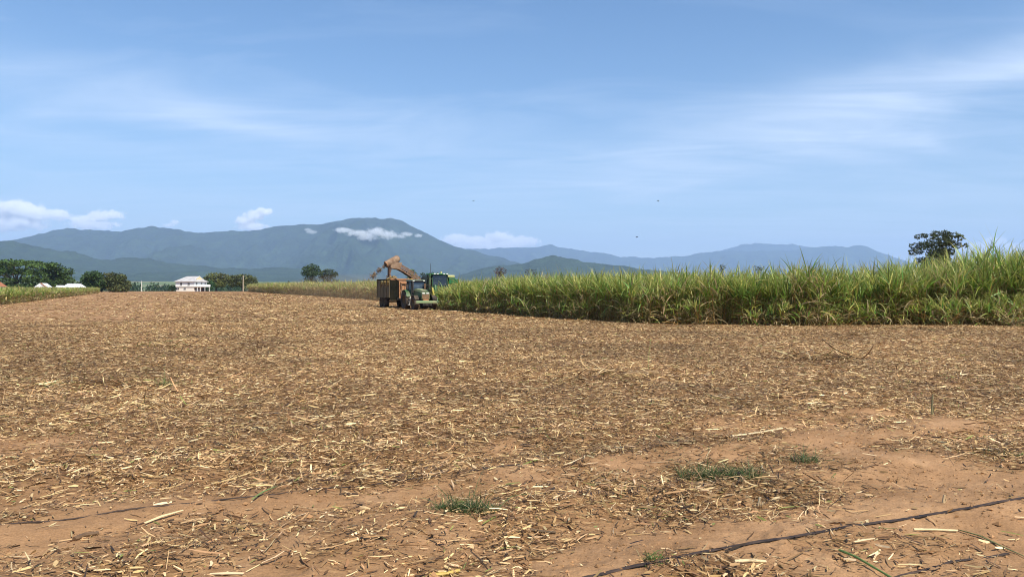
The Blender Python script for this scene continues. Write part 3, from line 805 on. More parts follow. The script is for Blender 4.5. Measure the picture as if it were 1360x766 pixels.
def crown_mesh(name, clumps, n, size, c, parent, c2=None, var=0.35):
    """clumps: list of (x, y, z, rx, ry, rz) in tree coordinates"""
    cl = np.array(clumps); w = (cl[:, 3] * cl[:, 4] * cl[:, 5]) ** (2 / 3); w /= w.sum()
    k = RNG.choice(len(cl), n, p=w)
    d = RNG.normal(0, 1, (n, 3)); d /= np.linalg.norm(d, axis=1)[:, None]
    r = RNG.uniform(0.25, 1.0, n) ** 0.45 * RNG.normal(1, 0.09, n)
    P = cl[k, :3] + d * r[:, None] * cl[k, 3:6]
    base = np.array(c)[None] * np.ones((n, 1))
    if c2 is not None:
        mk = RNG.uniform(0, 1, (len(cl), 1))[k]; base = base * (1 - mk) + np.array(c2)[None] * mk
    cols = base * RNG.uniform(1 - var, 1 + var, (n, 1)) * RNG.uniform(0.92, 1.08, (n, 3))
    V, Q, C = leafquads(P, size, cols)
    return np_mesh(name, V, Q, M['foliage'], C, False, parent)

def tree(name, px, d, topy, halfw, label, clumps, n, size, c, c2=None, trunk=0.4, limbs=4, bark='bark', group=None, cat='tree', zb=None, var=0.35, skirt=False):
    """clumps in photo pixels relative to (px, topy): (dx, dy, rx, ry) -> real clumps at distance d"""
    c = tuple(v * 1.35 for v in c); c2 = tuple(v * 1.35 for v in c2) if c2 else None
    s = d / F; x = PX(px, d); z0 = zg1(x, d) if zb is None else zb
    r = empty(name, (x, d, z0), 0, label, cat, group)
    C3 = []
    for (dx, dy, rx, ry) in clumps:
        zc = PZ(topy + dy, d) - z0
        C3.append((dx * s, random.uniform(-0.35, 0.35) * halfw * s, max(zc, ry * s * 0.6), rx * s, rx * s * 0.9, ry * s))
        if rx > 5: C3.append((dx * s + random.uniform(-0.3, 0.3) * rx * s, random.choice((-1, 1)) * 0.55 * halfw * s, max(zc - 0.12 * ry * s, 0.5), rx * s * 0.85, rx * s * 0.8, ry * s * 0.9))
    if skirt:
        m_ = max(abs(q[0]) + q[3] for q in C3); zl = min(q[2] - q[5] for q in C3)
        for k in range(3):
            zz = zl * (0.85 - 0.28 * k)
            if zz > 0.6: C3.append((random.uniform(-.15, .15) * m_, 0, zz, m_ * 0.85, m_ * 0.8, max(zl * 0.22, 0.7)))
    H = max(q[2] for q in C3)
    mb = MB(); fork = H * 0.32
    mb.tube([(0, 0, -0.3), (0.05 * trunk, 0, fork * 0.6), (0.15 * trunk, 0.1, fork)], [trunk * 1.25, trunk, trunk * 0.85], 9)
    order = sorted(C3, key=lambda q: -q[3] * q[5])[:max(limbs, 3) * 2]
    for q in order:
        m1 = Vector((q[0] * 0.45, q[1] * 0.45, fork + (q[2] - fork) * 0.55))
        mb.tube([(0.1 * trunk, 0.05, fork * 0.9), m1, (q[0], q[1], q[2])], [trunk * 0.6, trunk * 0.38, trunk * 0.12], 6)
        for _ in range(2):
            e = Vector((q[0] + random.uniform(-.8, .8) * q[3], q[1] + random.uniform(-.8, .8) * q[4], q[2] + random.uniform(0, .7) * q[5]))
            mb.tube([m1, (m1 + e) / 2 + Vector((0, 0, 0.05 * H)), e], [trunk * 0.25, trunk * 0.16, trunk * 0.06], 5)
    mb.build('trunk', M[bark], r, None, True)
    crown_mesh('crown', C3, n, size, c, r, c2, var)
    return r

# spreading rain trees on the far left
tree('spreading_tree', 22, 300, 345, 45, 'wide umbrella shaped tree standing behind the short left cane strip',
     [(-42, 9, 20, 4), (-20, 6, 20, 4.5), (2, 4, 20, 4.5), (20, 5, 14, 4), (-30, 17, 16, 4.5), (-4, 15, 18, 4.5), (16, 16, 16, 5), (34, 9, 9, 4), (-46, 26, 14, 5), (4, 27, 13, 4), (24, 27, 13, 5), (-18, 25, 9, 3), (34, 22, 10, 6)],
     11000, 0.78, (0.040, 0.072, 0.018), (0.075, 0.118, 0.03), 0.55, 6, skirt=True)
tree('rounded_tree', 75, 310, 348, 22, 'rounded dense tree touching the wide umbrella tree',
     [(0, 6, 11, 6), (-12, 10, 9, 6), (10, 12, 8, 6), (-4, 18, 12, 6), (12, 23, 9, 7), (-12, 24, 9, 6), (2, 28, 12, 6)],
     5500, 0.72, (0.04, 0.07, 0.02), (0.065, 0.105, 0.028), 0.4, 4, skirt=True)
tree('mango_tree', 124, 300, 359, 20, 'dark round tree at the end of the short cane strip',
     [(-2, 6, 8, 6), (-10, 11, 8, 6), (8, 8, 8, 6), (-13, 18, 7, 6), (0, 16, 12, 7), (12, 17, 8, 7), (-4, 24, 14, 5)],
     5000, 0.70, (0.03, 0.056, 0.016), (0.05, 0.085, 0.024), 0.4, 4, skirt=True)
tree('bushy_tree', 152, 304, 361, 17, 'olive brown topped bushy tree beside the dark round tree',
     [(-4, 5, 8, 5), (6, 7, 8, 5), (0, 12, 13, 6), (12, 16, 6, 6), (-9, 17, 8, 6), (4, 21, 14, 6), (13, 23, 6, 4)],
     4600, 0.68, (0.055, 0.068, 0.022), (0.09, 0.095, 0.034), 0.4, 4, skirt=True)
tree('bushy_tree', 287, 385, 361, 15, 'olive green spreading tree beside the white house',
     [(-3, 5, 9, 4.5), (6, 6, 9, 4.5), (-9, 10, 7, 5), (12, 11, 8, 5), (0, 13, 13, 5), (-12, 17, 6, 5), (8, 17, 9, 4)],
     3400, 0.72, (0.085, 0.085, 0.026), (0.105, 0.115, 0.035), 0.35, 4)
tree('bushy_tree', 322, 380, 364, 17, 'long low olive tree behind the timber pole',
     [(-10, 6, 9, 5), (2, 4, 9, 4.5), (11, 6, 8, 5), (-6, 12, 11, 5), (8, 12, 10, 5), (17, 9, 4, 4)],
     3000, 0.72, (0.07, 0.075, 0.026), (0.09, 0.10, 0.034), 0.35, 4)
tree('leafy_shrub', 277, 366, 371, 6, 'bright green shrub growing against the corner of the white house',
     [(0, 4, 5, 4), (-2, 9, 6, 4), (4, 10, 5, 4), (7, 7, 4, 4)], 700, 0.5, (0.035, 0.085, 0.03), None, 0.15, 3, cat='shrub')
tree('leafy_shrub', 229, 352, 378, 6, 'dark green shrub on the far side of the house from the olive trees',
     [(0, 3, 4, 3), (-3, 6, 5, 3), (3, 5, 4, 3)], 600, 0.5, (0.03, 0.06, 0.026), None, 0.15, 3, cat='shrub')
tree('gum_tree', 413, 330, 350, 13, 'taller of the two dark trees rising above the far cane',
     [(1, 4, 8, 4), (-6, 7, 7, 4), (6, 8, 7, 4), (-8, 13, 6, 4), (2, 12, 9, 4.5), (9, 13, 6, 4), (-2, 16, 8, 3)],
     2800, 0.6, (0.035, 0.06, 0.024), (0.052, 0.08, 0.03), 0.22, 5, 'bark', skirt=True)
tree('gum_tree', 437, 335, 356, 12, 'smaller rounder tree of the pair rising above the far cane',
     [(0, 4, 7, 3.5), (-8, 7, 6, 4), (6, 7, 6, 4), (-3, 11, 11, 4), (9, 10, 4, 3.5), (-11, 11, 5, 4)],
     2200, 0.58, (0.045, 0.06, 0.03), (0.06, 0.075, 0.035), 0.22, 4, 'bark', skirt=True)
tree('bushy_tree', 547, 260, 357.5, 8, 'green tree top showing just behind the harvester elevator',
     [(0, 3, 5, 3), (-4, 6, 4, 3), (4, 6, 4, 3), (0, 10, 8, 4)], 900, 0.45, (0.06, 0.085, 0.028), (0.08, 0.11, 0.035), 0.25, 3, skirt=True)
tree('bushy_tree', 562, 262, 361, 5, 'smallest dark green tree top between elevator and harvester',
     [(0, 3, 4, 2.5), (-2, 6, 4, 3), (3, 6, 4, 3)], 500, 0.42, (0.04, 0.06, 0.024), None, 0.2, 3, skirt=True)
tree('bushy_tree', 574, 266, 361, 5, 'dark tree top directly above the harvester cab',
     [(0, 3, 5, 2.5), (-3, 6, 4, 3), (4, 6, 4, 3)], 500, 0.42, (0.035, 0.055, 0.022), None, 0.2, 3, skirt=True)
tree('bushy_tree', 664, 300, 353.5, 9, 'reddish brown tree top rising behind the cane',
     [(0, 3, 5, 2.5), (-5, 6, 4, 3), (5, 6, 4, 3), (0, 9, 8, 3)], 900, 0.45, (0.10, 0.052, 0.035), (0.07, 0.045, 0.03), 0.25, 3, skirt=True)
tree('bushy_tree', 704, 320, 355.5, 8, 'low olive tree top behind the cane near the dark hill',
     [(0, 3, 5, 2), (-5, 5, 4, 2.5), (5, 5, 5, 2.5), (16, 5, 4, 2)], 800, 0.45, (0.07, 0.075, 0.03), None, 0.2, 3, skirt=True)
tree('bushy_tree', 959, 250, 351, 4, 'tiny dark tree top above the middle of the cane',
     [(0, 2.5, 3.2, 2), (-1.5, 5, 3, 2.5), (2, 5, 3, 2.5)], 420, 0.36, (0.035, 0.05, 0.025), None, 0.18, 3, skirt=True)
tree('bushy_tree', 1007, 250, 351.5, 7, 'flat dark tree top above the cane beside the tiny one',
     [(-3, 3, 4, 1.8), (4, 3, 5, 1.8), (0, 6, 8, 2)], 500, 0.36, (0.045, 0.06, 0.03), None, 0.18, 3, skirt=True)
tree('lone_tree', 1246, 130, 304, 30, 'lone dark leafy tree standing behind the tall cane under open sky',
     [(0, 6, 7, 4.5), (-18, 9, 6, 3.5), (-9, 11, 8, 5), (11, 9, 8, 5), (19, 12, 7, 5), (-27, 22, 6, 5), (-14, 21, 10, 6.5), (2, 18, 12, 6.5), (18, 20, 9, 5.5), (27, 23, 5.5, 4), (-25, 30, 7, 5), (-8, 31, 14, 7.5), (9, 31, 12, 7.5), (22, 30, 6, 4.5), (-3, 42, 18, 8), (14, 42, 9, 6)],
     9000, 0.34, (0.04, 0.055, 0.028), (0.06, 0.072, 0.03), 0.22, 7, 'bark', var=0.45, skirt=True)

# a far belt of trees past the crest, one mass
def woodland():
    n = 460
    px = RNG.uniform(-120, 420, n); d = RNG.uniform(620, 900, n)
    x = PX(px, d); z0 = zg(x, d)
    P = []; C = []
    for k in range(n):
        h = RNG.uniform(6.0, 9.5) - z0[k]; m = 60
        dd = RNG.normal(0, 1, (m, 3)); dd /= np.linalg.norm(dd, axis=1)[:, None]; rr = RNG.uniform(0.4, 1, (m, 1)) ** 0.5
        P.append(np.array([x[k], d[k], z0[k] + h * 0.55]) + dd * rr * np.array([3.6, 3.4, h * 0.5]))
        C.append(np.array([(0.035, 0.062, 0.026)]) * RNG.uniform(0.7, 1.6) * RNG.uniform(0.8, 1.25, (m, 1)))
    V, Q, Cc = leafquads(np.concatenate(P), 1.5, np.concatenate(C))
    o = np_mesh('distant_woodland', V, Q, M['foliage'], Cc)
    tag(o, 'far belt of blue green trees beyond the crest of the field', None, None, 'stuff')
woodland()

# ------------------------------------------------------------------ mountains
def mountain(name, sky, D, depth_front, depth_back, label, c, z_foot=25.0, seed=0, rough=1.0, nx=900, ny=90):
    px = np.array([p[0] for p in sky], float); py = np.array([p[1] for p in sky], float)
    u = np.linspace(px[0], px[-1], nx)
    H = PZ(np.interp(u, px, py), D)
    k = np.array([1, 2, 3, 2, 1.]); k /= k.sum(); H = np.convolve(np.pad(H, 2, 'edge'), k, 'valid')
    v = np.concatenate([np.linspace(-1, 0, int(ny * 0.7), endpoint=False), np.linspace(0, 1, ny - int(ny * 0.7))])
    U, Vv = np.meshgrid(u, v, indexing='ij')
    dep = np.where(Vv < 0, D + Vv * depth_front, D + Vv * depth_back)
    X = (U - 680) / F * D * (1 + 0.10 * np.minimum(Vv, 0)); Y = dep
    s = D / 10000.0
    spur = fbm(X / (900 * s), Y / (2600 * s), 4, 100 + seed); spur2 = np.abs(fbm(X / (420 * s), Y / (900 * s), 4, 140 + seed))
    t = np.clip(1 - np.abs(Vv), 0, 1)
    prof = np.where(Vv < 0, t ** 1.25, t ** 0.9)
    fall = np.sin(PI * np.clip(t, 0, 1)) ** 0.8
    Z = z_foot - 12 + (H[:, None] - z_foot) * np.clip(prof + fall * (0.46 * spur - 0.42 * spur2) * rough, 0, 0.97 + 0.03 * t)
    Z = np.where(np.abs(Vv) < 1e-6, H[:, None] + 16 * s * fbm(X / (160 * s), Y * 0, 4, 9 + seed, 0.65), Z) + t * 9 * s * vnoise(X / (60 * s), Y / (60 * s), 4)
    V = np.stack([X, Y, Z], -1).reshape(-1, 3)
    nv = len(v); i = np.arange(nx - 1)[:, None]; j = np.arange(nv - 1)[None, :]
    Q = np.stack([i * nv + j, (i + 1) * nv + j, (i + 1) * nv + j + 1, i * nv + j + 1], -1).reshape(-1, 4)
    m, N, L, P = new_mat('forest_slope')
    geo = N.new('ShaderNodeNewGeometry')
    n1 = N.new('ShaderNodeTexNoise'); n1.inputs['Scale'].default_value = 0.006 / s; n1.inputs['Detail'].default_value = 10; n1.inputs['Roughness'].default_value = 0.75
    L.new(geo.outputs['Position'], n1.inputs['Vector'])
    rp = ramp(N, [(0.30, tuple(q * 0.55 for q in c)), (0.52, c), (0.72, tuple(q * 1.7 for q in c))])
    L.new(n1.outputs['Fac'], rp.inputs['Fac']); L.new(rp.outputs['Color'], P.inputs['Base Color'])
    n2 = N.new('ShaderNodeTexNoise'); n2.inputs['Scale'].default_value = 0.03 / s; n2.inputs['Detail'].default_value = 6
    L.new(geo.outputs['Position'], n2.inputs['Vector'])
    bp = N.new('ShaderNodeBump'); bp.inputs['Strength'].default_value = 1.0; bp.inputs['Distance'].default_value = 22 * s
    L.new(n2.outputs['Fac'], bp.inputs['Height']); L.new(bp.outputs['Normal'], P.inputs['Normal'])
    P.inputs['Roughness'].default_value = 0.95; P.inputs['Specular IOR Level'].default_value = 0.05
    o = np_mesh(name, V, Q, m, None, True)
    return tag(o, label, None, None, 'structure')

FC = (0.030, 0.050, 0.022)
mountain('mountains', [(-420, 345), (-250, 332), (-120, 338), (-30, 326), (20, 318), (45, 312), (70, 306), (90, 303), (112, 304.5), (132, 305.5), (160, 307), (180, 303), (200, 300), (225, 303), (245, 307), (265, 309.5), (300, 307), (345, 305), (370, 300.5), (400, 298), (425, 299), (445, 294), (468, 290), (485, 289.2), (505, 291), (519, 288.8), (532, 292), (545, 299), (562, 307), (582, 318), (603, 327.5), (630, 334), (660, 341), (690, 350), (730, 362), (780, 378)], 11500, 4200, 3000, 'main blue mountain range with a double summit', FC, 28, 1)
mountain('mountains', [(520, 350), (580, 336), (620, 331), (680, 329), (715, 328), (724, 325), (731, 324), (740, 328), (760, 330.5), (785, 335), (803, 336), (825, 341), (845, 341.5), (880, 342), (905, 340), (925, 337), (945, 334), (975, 333), (1010, 332.5), (1050, 333), (1085, 327.5), (1110, 326.5), (1128, 328), (1140, 325), (1150, 326.5), (1165, 333), (1190, 343), (1230, 352), (1300, 360), (1420, 352), (1600, 340), (1780, 350)], 20500, 4000, 2200, 'far blue ridge beyond the cane on the right', FC, 28, 2)
mountain('mountains', [(880, 350), (930, 338), (960, 331), (985, 325.5), (1005, 323.2), (1030, 324.5), (1050, 325), (1080, 329), (1120, 338), (1180, 352)], 24000, 900, 600, 'palest farthest summit behind the right ridge', FC, 28, 3, 0.5, 400, 60)
mountain('hills', [(-420, 330), (-300, 322), (-160, 326), (-60, 323), (0, 320), (18, 319.6), (44, 327), (72, 331), (97, 334), (115, 340), (132, 344), (148, 344.5), (165, 342.8), (185, 343.5), (203, 344), (228, 349), (250, 352.5), (280, 354.5), (309, 355.5), (335, 358), (355, 356), (370, 355), (400, 356), (430, 362), (470, 369), (520, 378)], 6500, 2400, 1500, 'dark forested foothill on the left below the range', FC, 28, 4)
mountain('hills', [(600, 368), (640, 356), (665, 352.5), (694, 349.5), (712, 344), (725, 341), (734, 340), (744, 341), (753, 343.5), (773, 347), (800, 350), (823, 353), (845, 356), (900, 362), (980, 372)], 6300, 1500, 1200, 'dark rounded hill standing alone behind the cane', FC, 28, 5, 0.8, 460, 70)

# ------------------------------------------------------------------ buildings
def build_house():
    d = 346.0; x0 = PX(256, d); z0 = zg1(x0, d) - 0.1
    r = empty('house', (x0, d, z0), R(78), 'white two storey house with grey roof and cream gable on the crest', 'house')
    # local: gable end faces -y (right of the camera's line), long side faces -x
    W, Ln = 9.4, 9.4; h1, h2 = 2.1, 4.35
    mb = MB(); mb.box((0, Ln / 2 - 4, (h1 + h2) / 2), (W, Ln, h2 - h1)); mb.build('wall', M['white'], r)
    mb = MB(); mb.box((0.0, Ln / 2 - 3.8, h1 / 2 - 0.004), (W - 0.6, Ln - 0.6, h1)); o = mb.build('lower_wall', M['pinkwall'], r)
    mb = MB(); mb.box((0.3, -4.7, h1 + 0.10), (W + 0.5, 1.4, 0.20)); mb.box((0.3, -5.35, h1 + 0.62), (W + 0.5, 0.08, 0.85)); mb.build('balcony', M['white'], r)
    ov = 0.7; e = h2 + 0.03; hx = W / 2 + ov; y0 = -4 - ov; y1 = Ln - 4 + ov; rh = 2.5; k = 0.42
    A, B, C_, D_ = (-hx, y0, e), (hx, y0, e), (hx, y1, e), (-hx, y1, e)
    zk = e + rh * k; xk = hx * (1 - k); yk = y0 + 1.5
    g0, g1, ap = (-xk, yk, zk), (xk, yk, zk), (0, yk, e + rh)
    bp = (0, y1 - 3.2, e + rh)
    mb = MB()
    mb.face([A, B, g1, g0]); mb.face([B, C_, bp, ap, g1]); mb.face([D_, A, g0, ap, bp]); mb.face([C_, D_, bp]); mb.face([A, D_, C_, B])
    rf = mb.build('roof', M['roofgrey'], r)
    mb = MB(); mb.prism([(-xk + 0.1, zk + 0.01), (xk - 0.1, zk + 0.01), (0, e + rh - 0.08)], yk - 0.12, yk - 0.02); mb.build('gable', M['cream'], rf)
    mb = MB(); mb.bar((-xk, yk - 0.16, zk), (0, yk - 0.16, e + rh + 0.03), 0.10, 0.18); mb.bar((xk, yk - 0.16, zk), (0, yk - 0.16, e + rh + 0.03), 0.10, 0.18); mb.build('fascia', M['roofwhite'], rf)
    def window(c, wx, wz, side='g'):
        mb = MB(); fr = MB()
        if side == 'g':
            y = -4.0 + (0.2 if c[1] < h1 else 0)
            mb.box((c[0], y - 0.02, c[1]), (wx, 0.06, wz)); fr.box((c[0], y - 0.07, c[1] - wz / 2 - 0.05), (wx + 0.3, 0.16, 0.09)); fr.box((c[0], y - 0.06, c[1]), (0.06, 0.06, wz))
        else:
            xx = -W / 2 + (0.3 if c[1] < h1 else 0)
            mb.box((xx - 0.02, c[0], c[1]), (0.06, wx, wz)); fr.box((xx - 0.07, c[0], c[1] - wz / 2 - 0.05), (0.16, wx + 0.3, 0.09)); fr.box((xx - 0.06, c[0], c[1]), (0.06, 0.06, wz))
        o = mb.build('window', M['dark'], r); fr.build('sill', M['white'], o)
    window((-3.0, 3.45), 0.9, 1.0); window((0.6, 3.45), 0.9, 1.0); window((3.4, 3.45), 0.8, 0.9)
    window((-3.2, 1.2), 1.0, 0.8); window((-1.2, 1.2), 0.9, 0.8); window((2.6, 3.35), 0.9, 1.0, 's'); window((-1.2, 3.35), 0.9, 1.0, 's'); window((1.0, 1.2), 0.9, 0.8, 's'); window((4.6, 1.2), 1.3, 0.8, 's')
    mb = MB(); mb.box((3.2, -3.74, 0.95), (2.9, 0.16, 1.7)); mb.build('carport_opening', M['dark'], r)
    mb = MB(); mb.box((0.6, -3.76, 0.9), (1.0, 0.1, 1.7)); dr = mb.build('door', M['brown'], r)
    mb = MB(); mb.box((0.95, -3.83, 0.9), (0.06, 0.05, 0.2)); mb.build('handle', M['lamp'], dr)
    for px_ in (-4.2, -1.9, 1.4, 4.7): MB().box((px_, -5.2, h1 / 2), (0.16, 0.16, h1 - 0.01)).build('balcony_post', M['white'], r)
build_house()

def shed(px0, px1, ytop, yeave, d, label, roofmat, ridge_along=True, trim='rust'):
    xa, xb = PX(px0, d), PX(px1, d); xm = (xa + xb) / 2; z0 = zg1(xm, d); w = xb - xa
    r = empty('farm_shed', (xm, d, z0), 0, label, 'shed')
    zt, ze = PZ(ytop, d) - z0, PZ(yeave, d) - z0; dp = w * 0.7
    mb = MB(); mb.box((0, 0, ze / 2), (w * 0.92, dp * 0.9, ze - 0.02)); mb.build('wall', M['white'], r)
    mb = MB()
    if ridge_along:
        mb.quad_hull([(-w / 2, -dp / 2, ze), (w / 2, -dp / 2, ze), (w / 2, dp / 2, ze), (-w / 2, dp / 2, ze), (-w * 0.36, -0.1, zt), (w * 0.36, -0.1, zt), (w * 0.36, 0.1, zt), (-w * 0.36, 0.1, zt)])
    else:
        mb.prism([(-w / 2, ze), (w / 2, ze), (0.06 * w, zt), (-0.02 * w, zt)], -dp / 2, dp / 2)
    rf = mb.build('roof', roofmat, r)
    mb = MB()
    if ridge_along: mb.bar((-w * 0.37, 0, zt + 0.05), (w * 0.37, 0, zt + 0.05), 0.4, 0.12)
    else: mb.bar((0.06 * w, -dp / 2 - 0.1, zt + 0.04), (w / 2, -dp / 2 - 0.1, ze + 0.04), 0.25, 0.3)
    mb.build('ridge_cap', M[trim], rf)
    mb = MB(); mb.box((0, -dp * 0.45 - 0.03, ze * 0.42), (w * 0.3, 0.08, ze * 0.8)); mb.build('door', M['roofgrey'], r)
shed(48, 66.5, 376, 381.8, 286, 'white peaked shed roof with a rusty edge in front of the rounded tree', M['roofwhite'], False)
shed(74, 85.5, 379.2, 382.2, 286, 'low narrow white roof between the two larger shed roofs', M['roofwhite'], True, 'roofwhite')
shed(86, 111, 377, 382, 288, 'wide white shed roof in front of the dark round tree', M['roofwhite'], True, 'roofgrey')
shed(-22, 4, 374.5, 380.5, 284, 'terracotta roofed shed at the edge of the picture under the umbrella tree', M['terracotta'], True, 'terracotta')

def pole(px, d, ytop, r, mat, label, arm=False):
    x = PX(px, d); z0 = zg1(x, d); h = PZ(ytop, d) - z0
    t = empty('utility_pole', (x, d, z0), 0, label, 'pole')
    MB().tube([(0, 0, -0.2), (0, 0, h)], [r * 1.15, r * 0.85], 8).build('shaft', M[mat], t, None, True)
    if arm: MB().box((0.0, -0.2, h - 0.45), (1.1, 0.10, 0.12)).build('crossarm', M[mat], t)
    else: MB().tube([(0, 0, h), (0, 0, h + 0.12)], [r * 1.0, r * 0.7], 8).build('cap', M[mat], t)
pole(188, 338, 373.5, 0.16, 'palepole', 'thin pale post standing alone on the crest of the field')
pole(323, 352, 366, 0.28, 'pole', 'thick timber pole in front of the long low olive tree')

# ------------------------------------------------------------------ tractor (x forward, y left, z up)
HEAD = math.atan2(DY, DX)
def local(ox, oy, x, y): return (ox + DX * x + NX * y, oy + DY * x + NY * y)

def wheel(name, parent, x, y, r, w, lugs=16, rim='rim'):
    sgn = 1 if y > 0 else -1
    mb = MB(); rr = r * 0.56
    mb.lathe([(-w * 0.36, rr), (-w * 0.30, rr * 0.93), (-w * 0.05, rr * 0.9), (0.0, rr * 0.30), (0.06, rr * 0.28), (0.06, 0.001)] if sgn > 0 else [(w * 0.36, rr), (w * 0.30, rr * 0.93), (w * 0.05, rr * 0.9), (0.0, rr * 0.30), (-0.06, rr * 0.28), (-0.06, 0.001)], (0, 0, 0), 'y', 26)
    mb.lathe([(-w * 0.36, rr), (w * 0.36, rr)], (0, 0, 0), 'y', 26)
    o = mb.build(name, M[rim], parent, (x, y, r - 0.03), True)
    t = MB()
    t.lathe([(-w * 0.40, rr * 0.98), (-w * 0.49, r * 0.78), (-w * 0.47, r * 0.93), (-w * 0.36, r * 0.965), (0, r * 0.975), (w * 0.36, r * 0.965), (w * 0.47, r * 0.93), (w * 0.49, r * 0.78), (w * 0.40, rr * 0.98)], (0, 0, 0), 'y', 36)
    for k in range(lugs * 2):
        a = 2 * PI * k / (lugs * 2); s = 1 if k % 2 else -1
        c = Vector((math.cos(a) * r * 0.975, s * w * 0.23, math.sin(a) * r * 0.975))
        rot = Matrix.Rotation(-a, 3, 'Y') @ Matrix.Rotation(s * 0.55, 3, 'X')
        t.box(c, (r * 0.05, w * 0.52, r * 0.055), rot)
    t.build('tyre', M['rubber'], o, None, True)
    return o

def build_tractor():
    ox, oy = -8.85, 77.0                 # middle of the front axle
    z0 = zg1(ox, oy)
    bx, by = local(ox, oy, -2.9, 0)
    r = empty('farm_tractor', (bx, by, zg1(bx, by)), HEAD, 'dusty green tractor with dark cab pulling the cane trailer', 'tractor')
    # chassis
    mb = MB(); mb.box((1.5, 0, 0.95), (3.4, 0.62, 0.55)); mb.box((0, 0, 0.95), (0.5, 1.6, 0.4)); mb.box((2.9, 0, 0.72), (0.35, 1.6, 0.28)); mb.box((0.7, -0.72, 0.85), (1.0, 0.5, 0.5)); mb.box((0.7, 0.72, 0.85), (1.0, 0.5, 0.5)); mb.box((-0.75, 0, 0.7), (0.9, 0.3, 0.14))
    mb.build('chassis', M['black'], r, bevel=0.03)
    for s in (-1, 1):
        wheel('rear_wheel', r, 0.0, s * 0.98, 0.96, 0.60, 16)
        wheel('front_wheel', r, 2.9, s * 0.95, 0.70, 0.46, 14)
    # bonnet, sloping to a flat nose
    hood = MB()
    def sec(x, hw, zt, zb, cr): return [(x, -hw, zb), (x, -hw, zt - cr), (x, -hw + cr, zt), (x, hw - cr, zt), (x, hw, zt - cr), (x, hw, zb)]
    S = [sec(1.15, 0.52, 2.12, 1.15, 0.16), sec(2.2, 0.50, 2.05, 1.10, 0.16), sec(3.1, 0.46, 1.93, 1.05, 0.15), sec(3.45, 0.42, 1.78, 1.05, 0.13)]
    o = 0
    for q in S: hood.v += [Vector(p) for p in q]
    for k in range(3):
        for i in range(5): hood.f.append([k * 6 + i, k * 6 + i + 1, (k + 1) * 6 + i + 1, (k + 1) * 6 + i])
    hood.f.append([18 + i for i in range(6)]); hood.f.append([i for i in range(6)][::-1])
    hd = hood.build('bonnet', M['green'], r, None, True)
    top = MB(); top.quad_hull([(1.3, -0.34, 2.118), (1.3, 0.34, 2.118), (3.05, 0.29, 1.945), (3.05, -0.29, 1.945), (1.3, -0.34, 2.135), (1.3, 0.34, 2.135), (3.05, 0.29, 1.962), (3.05, -0.29, 1.962)])
    top.build('bonnet_top', M['green_dusty'], hd)
    g = MB(); g.box((3.47, 0, 1.35), (0.05, 0.74, 0.42))
    for k in range(5): g.box((3.505, 0, 1.19 + k * 0.08), (0.03, 0.70, 0.025))
    g.build('grille', worn('dusty_grille', (0.20, 0.13, 0.08), (0.36, 0.22, 0.12), 0.8, 5), hd)
    for s in (-1, 1): MB().box((3.46, s * 0.21, 1.66), (0.07, 0.30, 0.13)).build('headlight', M['lamp'], hd, bevel=0.02)
    g = MB(); g.box((3.40, 0, 0.98), (0.30, 0.60, 0.22)); g.build('nose_panel', M['rust'], hd, bevel=0.03)
    # front bar with weights
    fb = MB(); fb.box((3.95, 0, 0.80), (0.22, 2.35, 0.26)); fb.box((3.65, -0.3, 0.80), (0.55, 0.14, 0.18)); fb.box((3.65, 0.3, 0.80), (0.55, 0.14, 0.18))
    w = fb.build('front_bar', M['green_dusty'], r, bevel=0.04)
    wt = MB()
    for k in range(7): wt.box((3.93, -0.42 + k * 0.14, 0.545), (0.30, 0.11, 0.24))
    wt.build('weights', M['black'], w, bevel=0.02)
    # cab
    c = MB()
    for s in (-1, 1):
        c.bar((1.15, s * 0.70, 1.35), (0.95, s * 0.70, 2.85), 0.09); c.bar((0.25, s * 0.78, 1.35), (0.22, s * 0.74, 2.85), 0.07); c.bar((-0.55, s * 0.74, 1.45), (-0.50, s * 0.70, 2.85), 0.10)
        c.bar((1.15, s * 0.72, 1.38), (-0.55, s * 0.76, 1.42), 0.08)
    c.bar((1.15, -0.7, 1.40), (1.15, 0.7, 1.40), 0.10); c.bar((0.95, -0.7, 2.85), (0.95, 0.7, 2.85), 0.09); c.bar((-0.5, -0.7, 2.85), (-0.5, 0.7, 2.85), 0.09)
    c.box((0.3, 0, 1.36), (1.7, 1.4, 0.10)); c.box((-0.1, 0, 1.75), (0.45, 0.5, 0.65)); c.box((-0.32, 0, 2.2), (0.14, 0.46, 0.5)); c.bar((0.95, 0, 1.4), (0.62, 0, 1.95), 0.07)
    c.tube([(0.62, -0.18, 1.92), (0.68, 0, 2.02), (0.62, 0.18, 1.92), (0.56, 0, 1.84), (0.62, -0.18, 1.92)], 0.02, 6)
    cab = c.build('cab', M['black'], r)
    MB().quad_hull([(1.16, -0.66, 1.44), (1.16, 0.66, 1.44), (0.97, 0.66, 2.81), (0.97, -0.66, 2.81), (1.14, -0.66, 1.44), (1.14, 0.66, 1.44), (0.95, 0.66, 2.81), (0.95, -0.66, 2.81)]).build('windscreen', M['glass'], cab)
    for s in (-1, 1):
        MB().quad_hull([(1.10, s * 0.71, 1.45), (0.28, s * 0.77, 1.45), (0.26, s * 0.735, 2.81), (0.92, s * 0.70, 2.81), (1.10, s * 0.70, 1.45), (0.28, s * 0.76, 1.45), (0.26, s * 0.725, 2.81), (0.92, s * 0.69, 2.81)]).build('side_window', M['glass'], cab)
        MB().quad_hull([(0.2, s * 0.77, 1.5), (-0.5, s * 0.745, 1.5), (-0.46, s * 0.71, 2.8), (0.18, s * 0.735, 2.8), (0.2, s * 0.76, 1.5), (-0.5, s * 0.735, 1.5), (-0.46, s * 0.70, 2.8), (0.18, s * 0.725, 2.8)]).build('rear_side_window', M['glass'], cab)
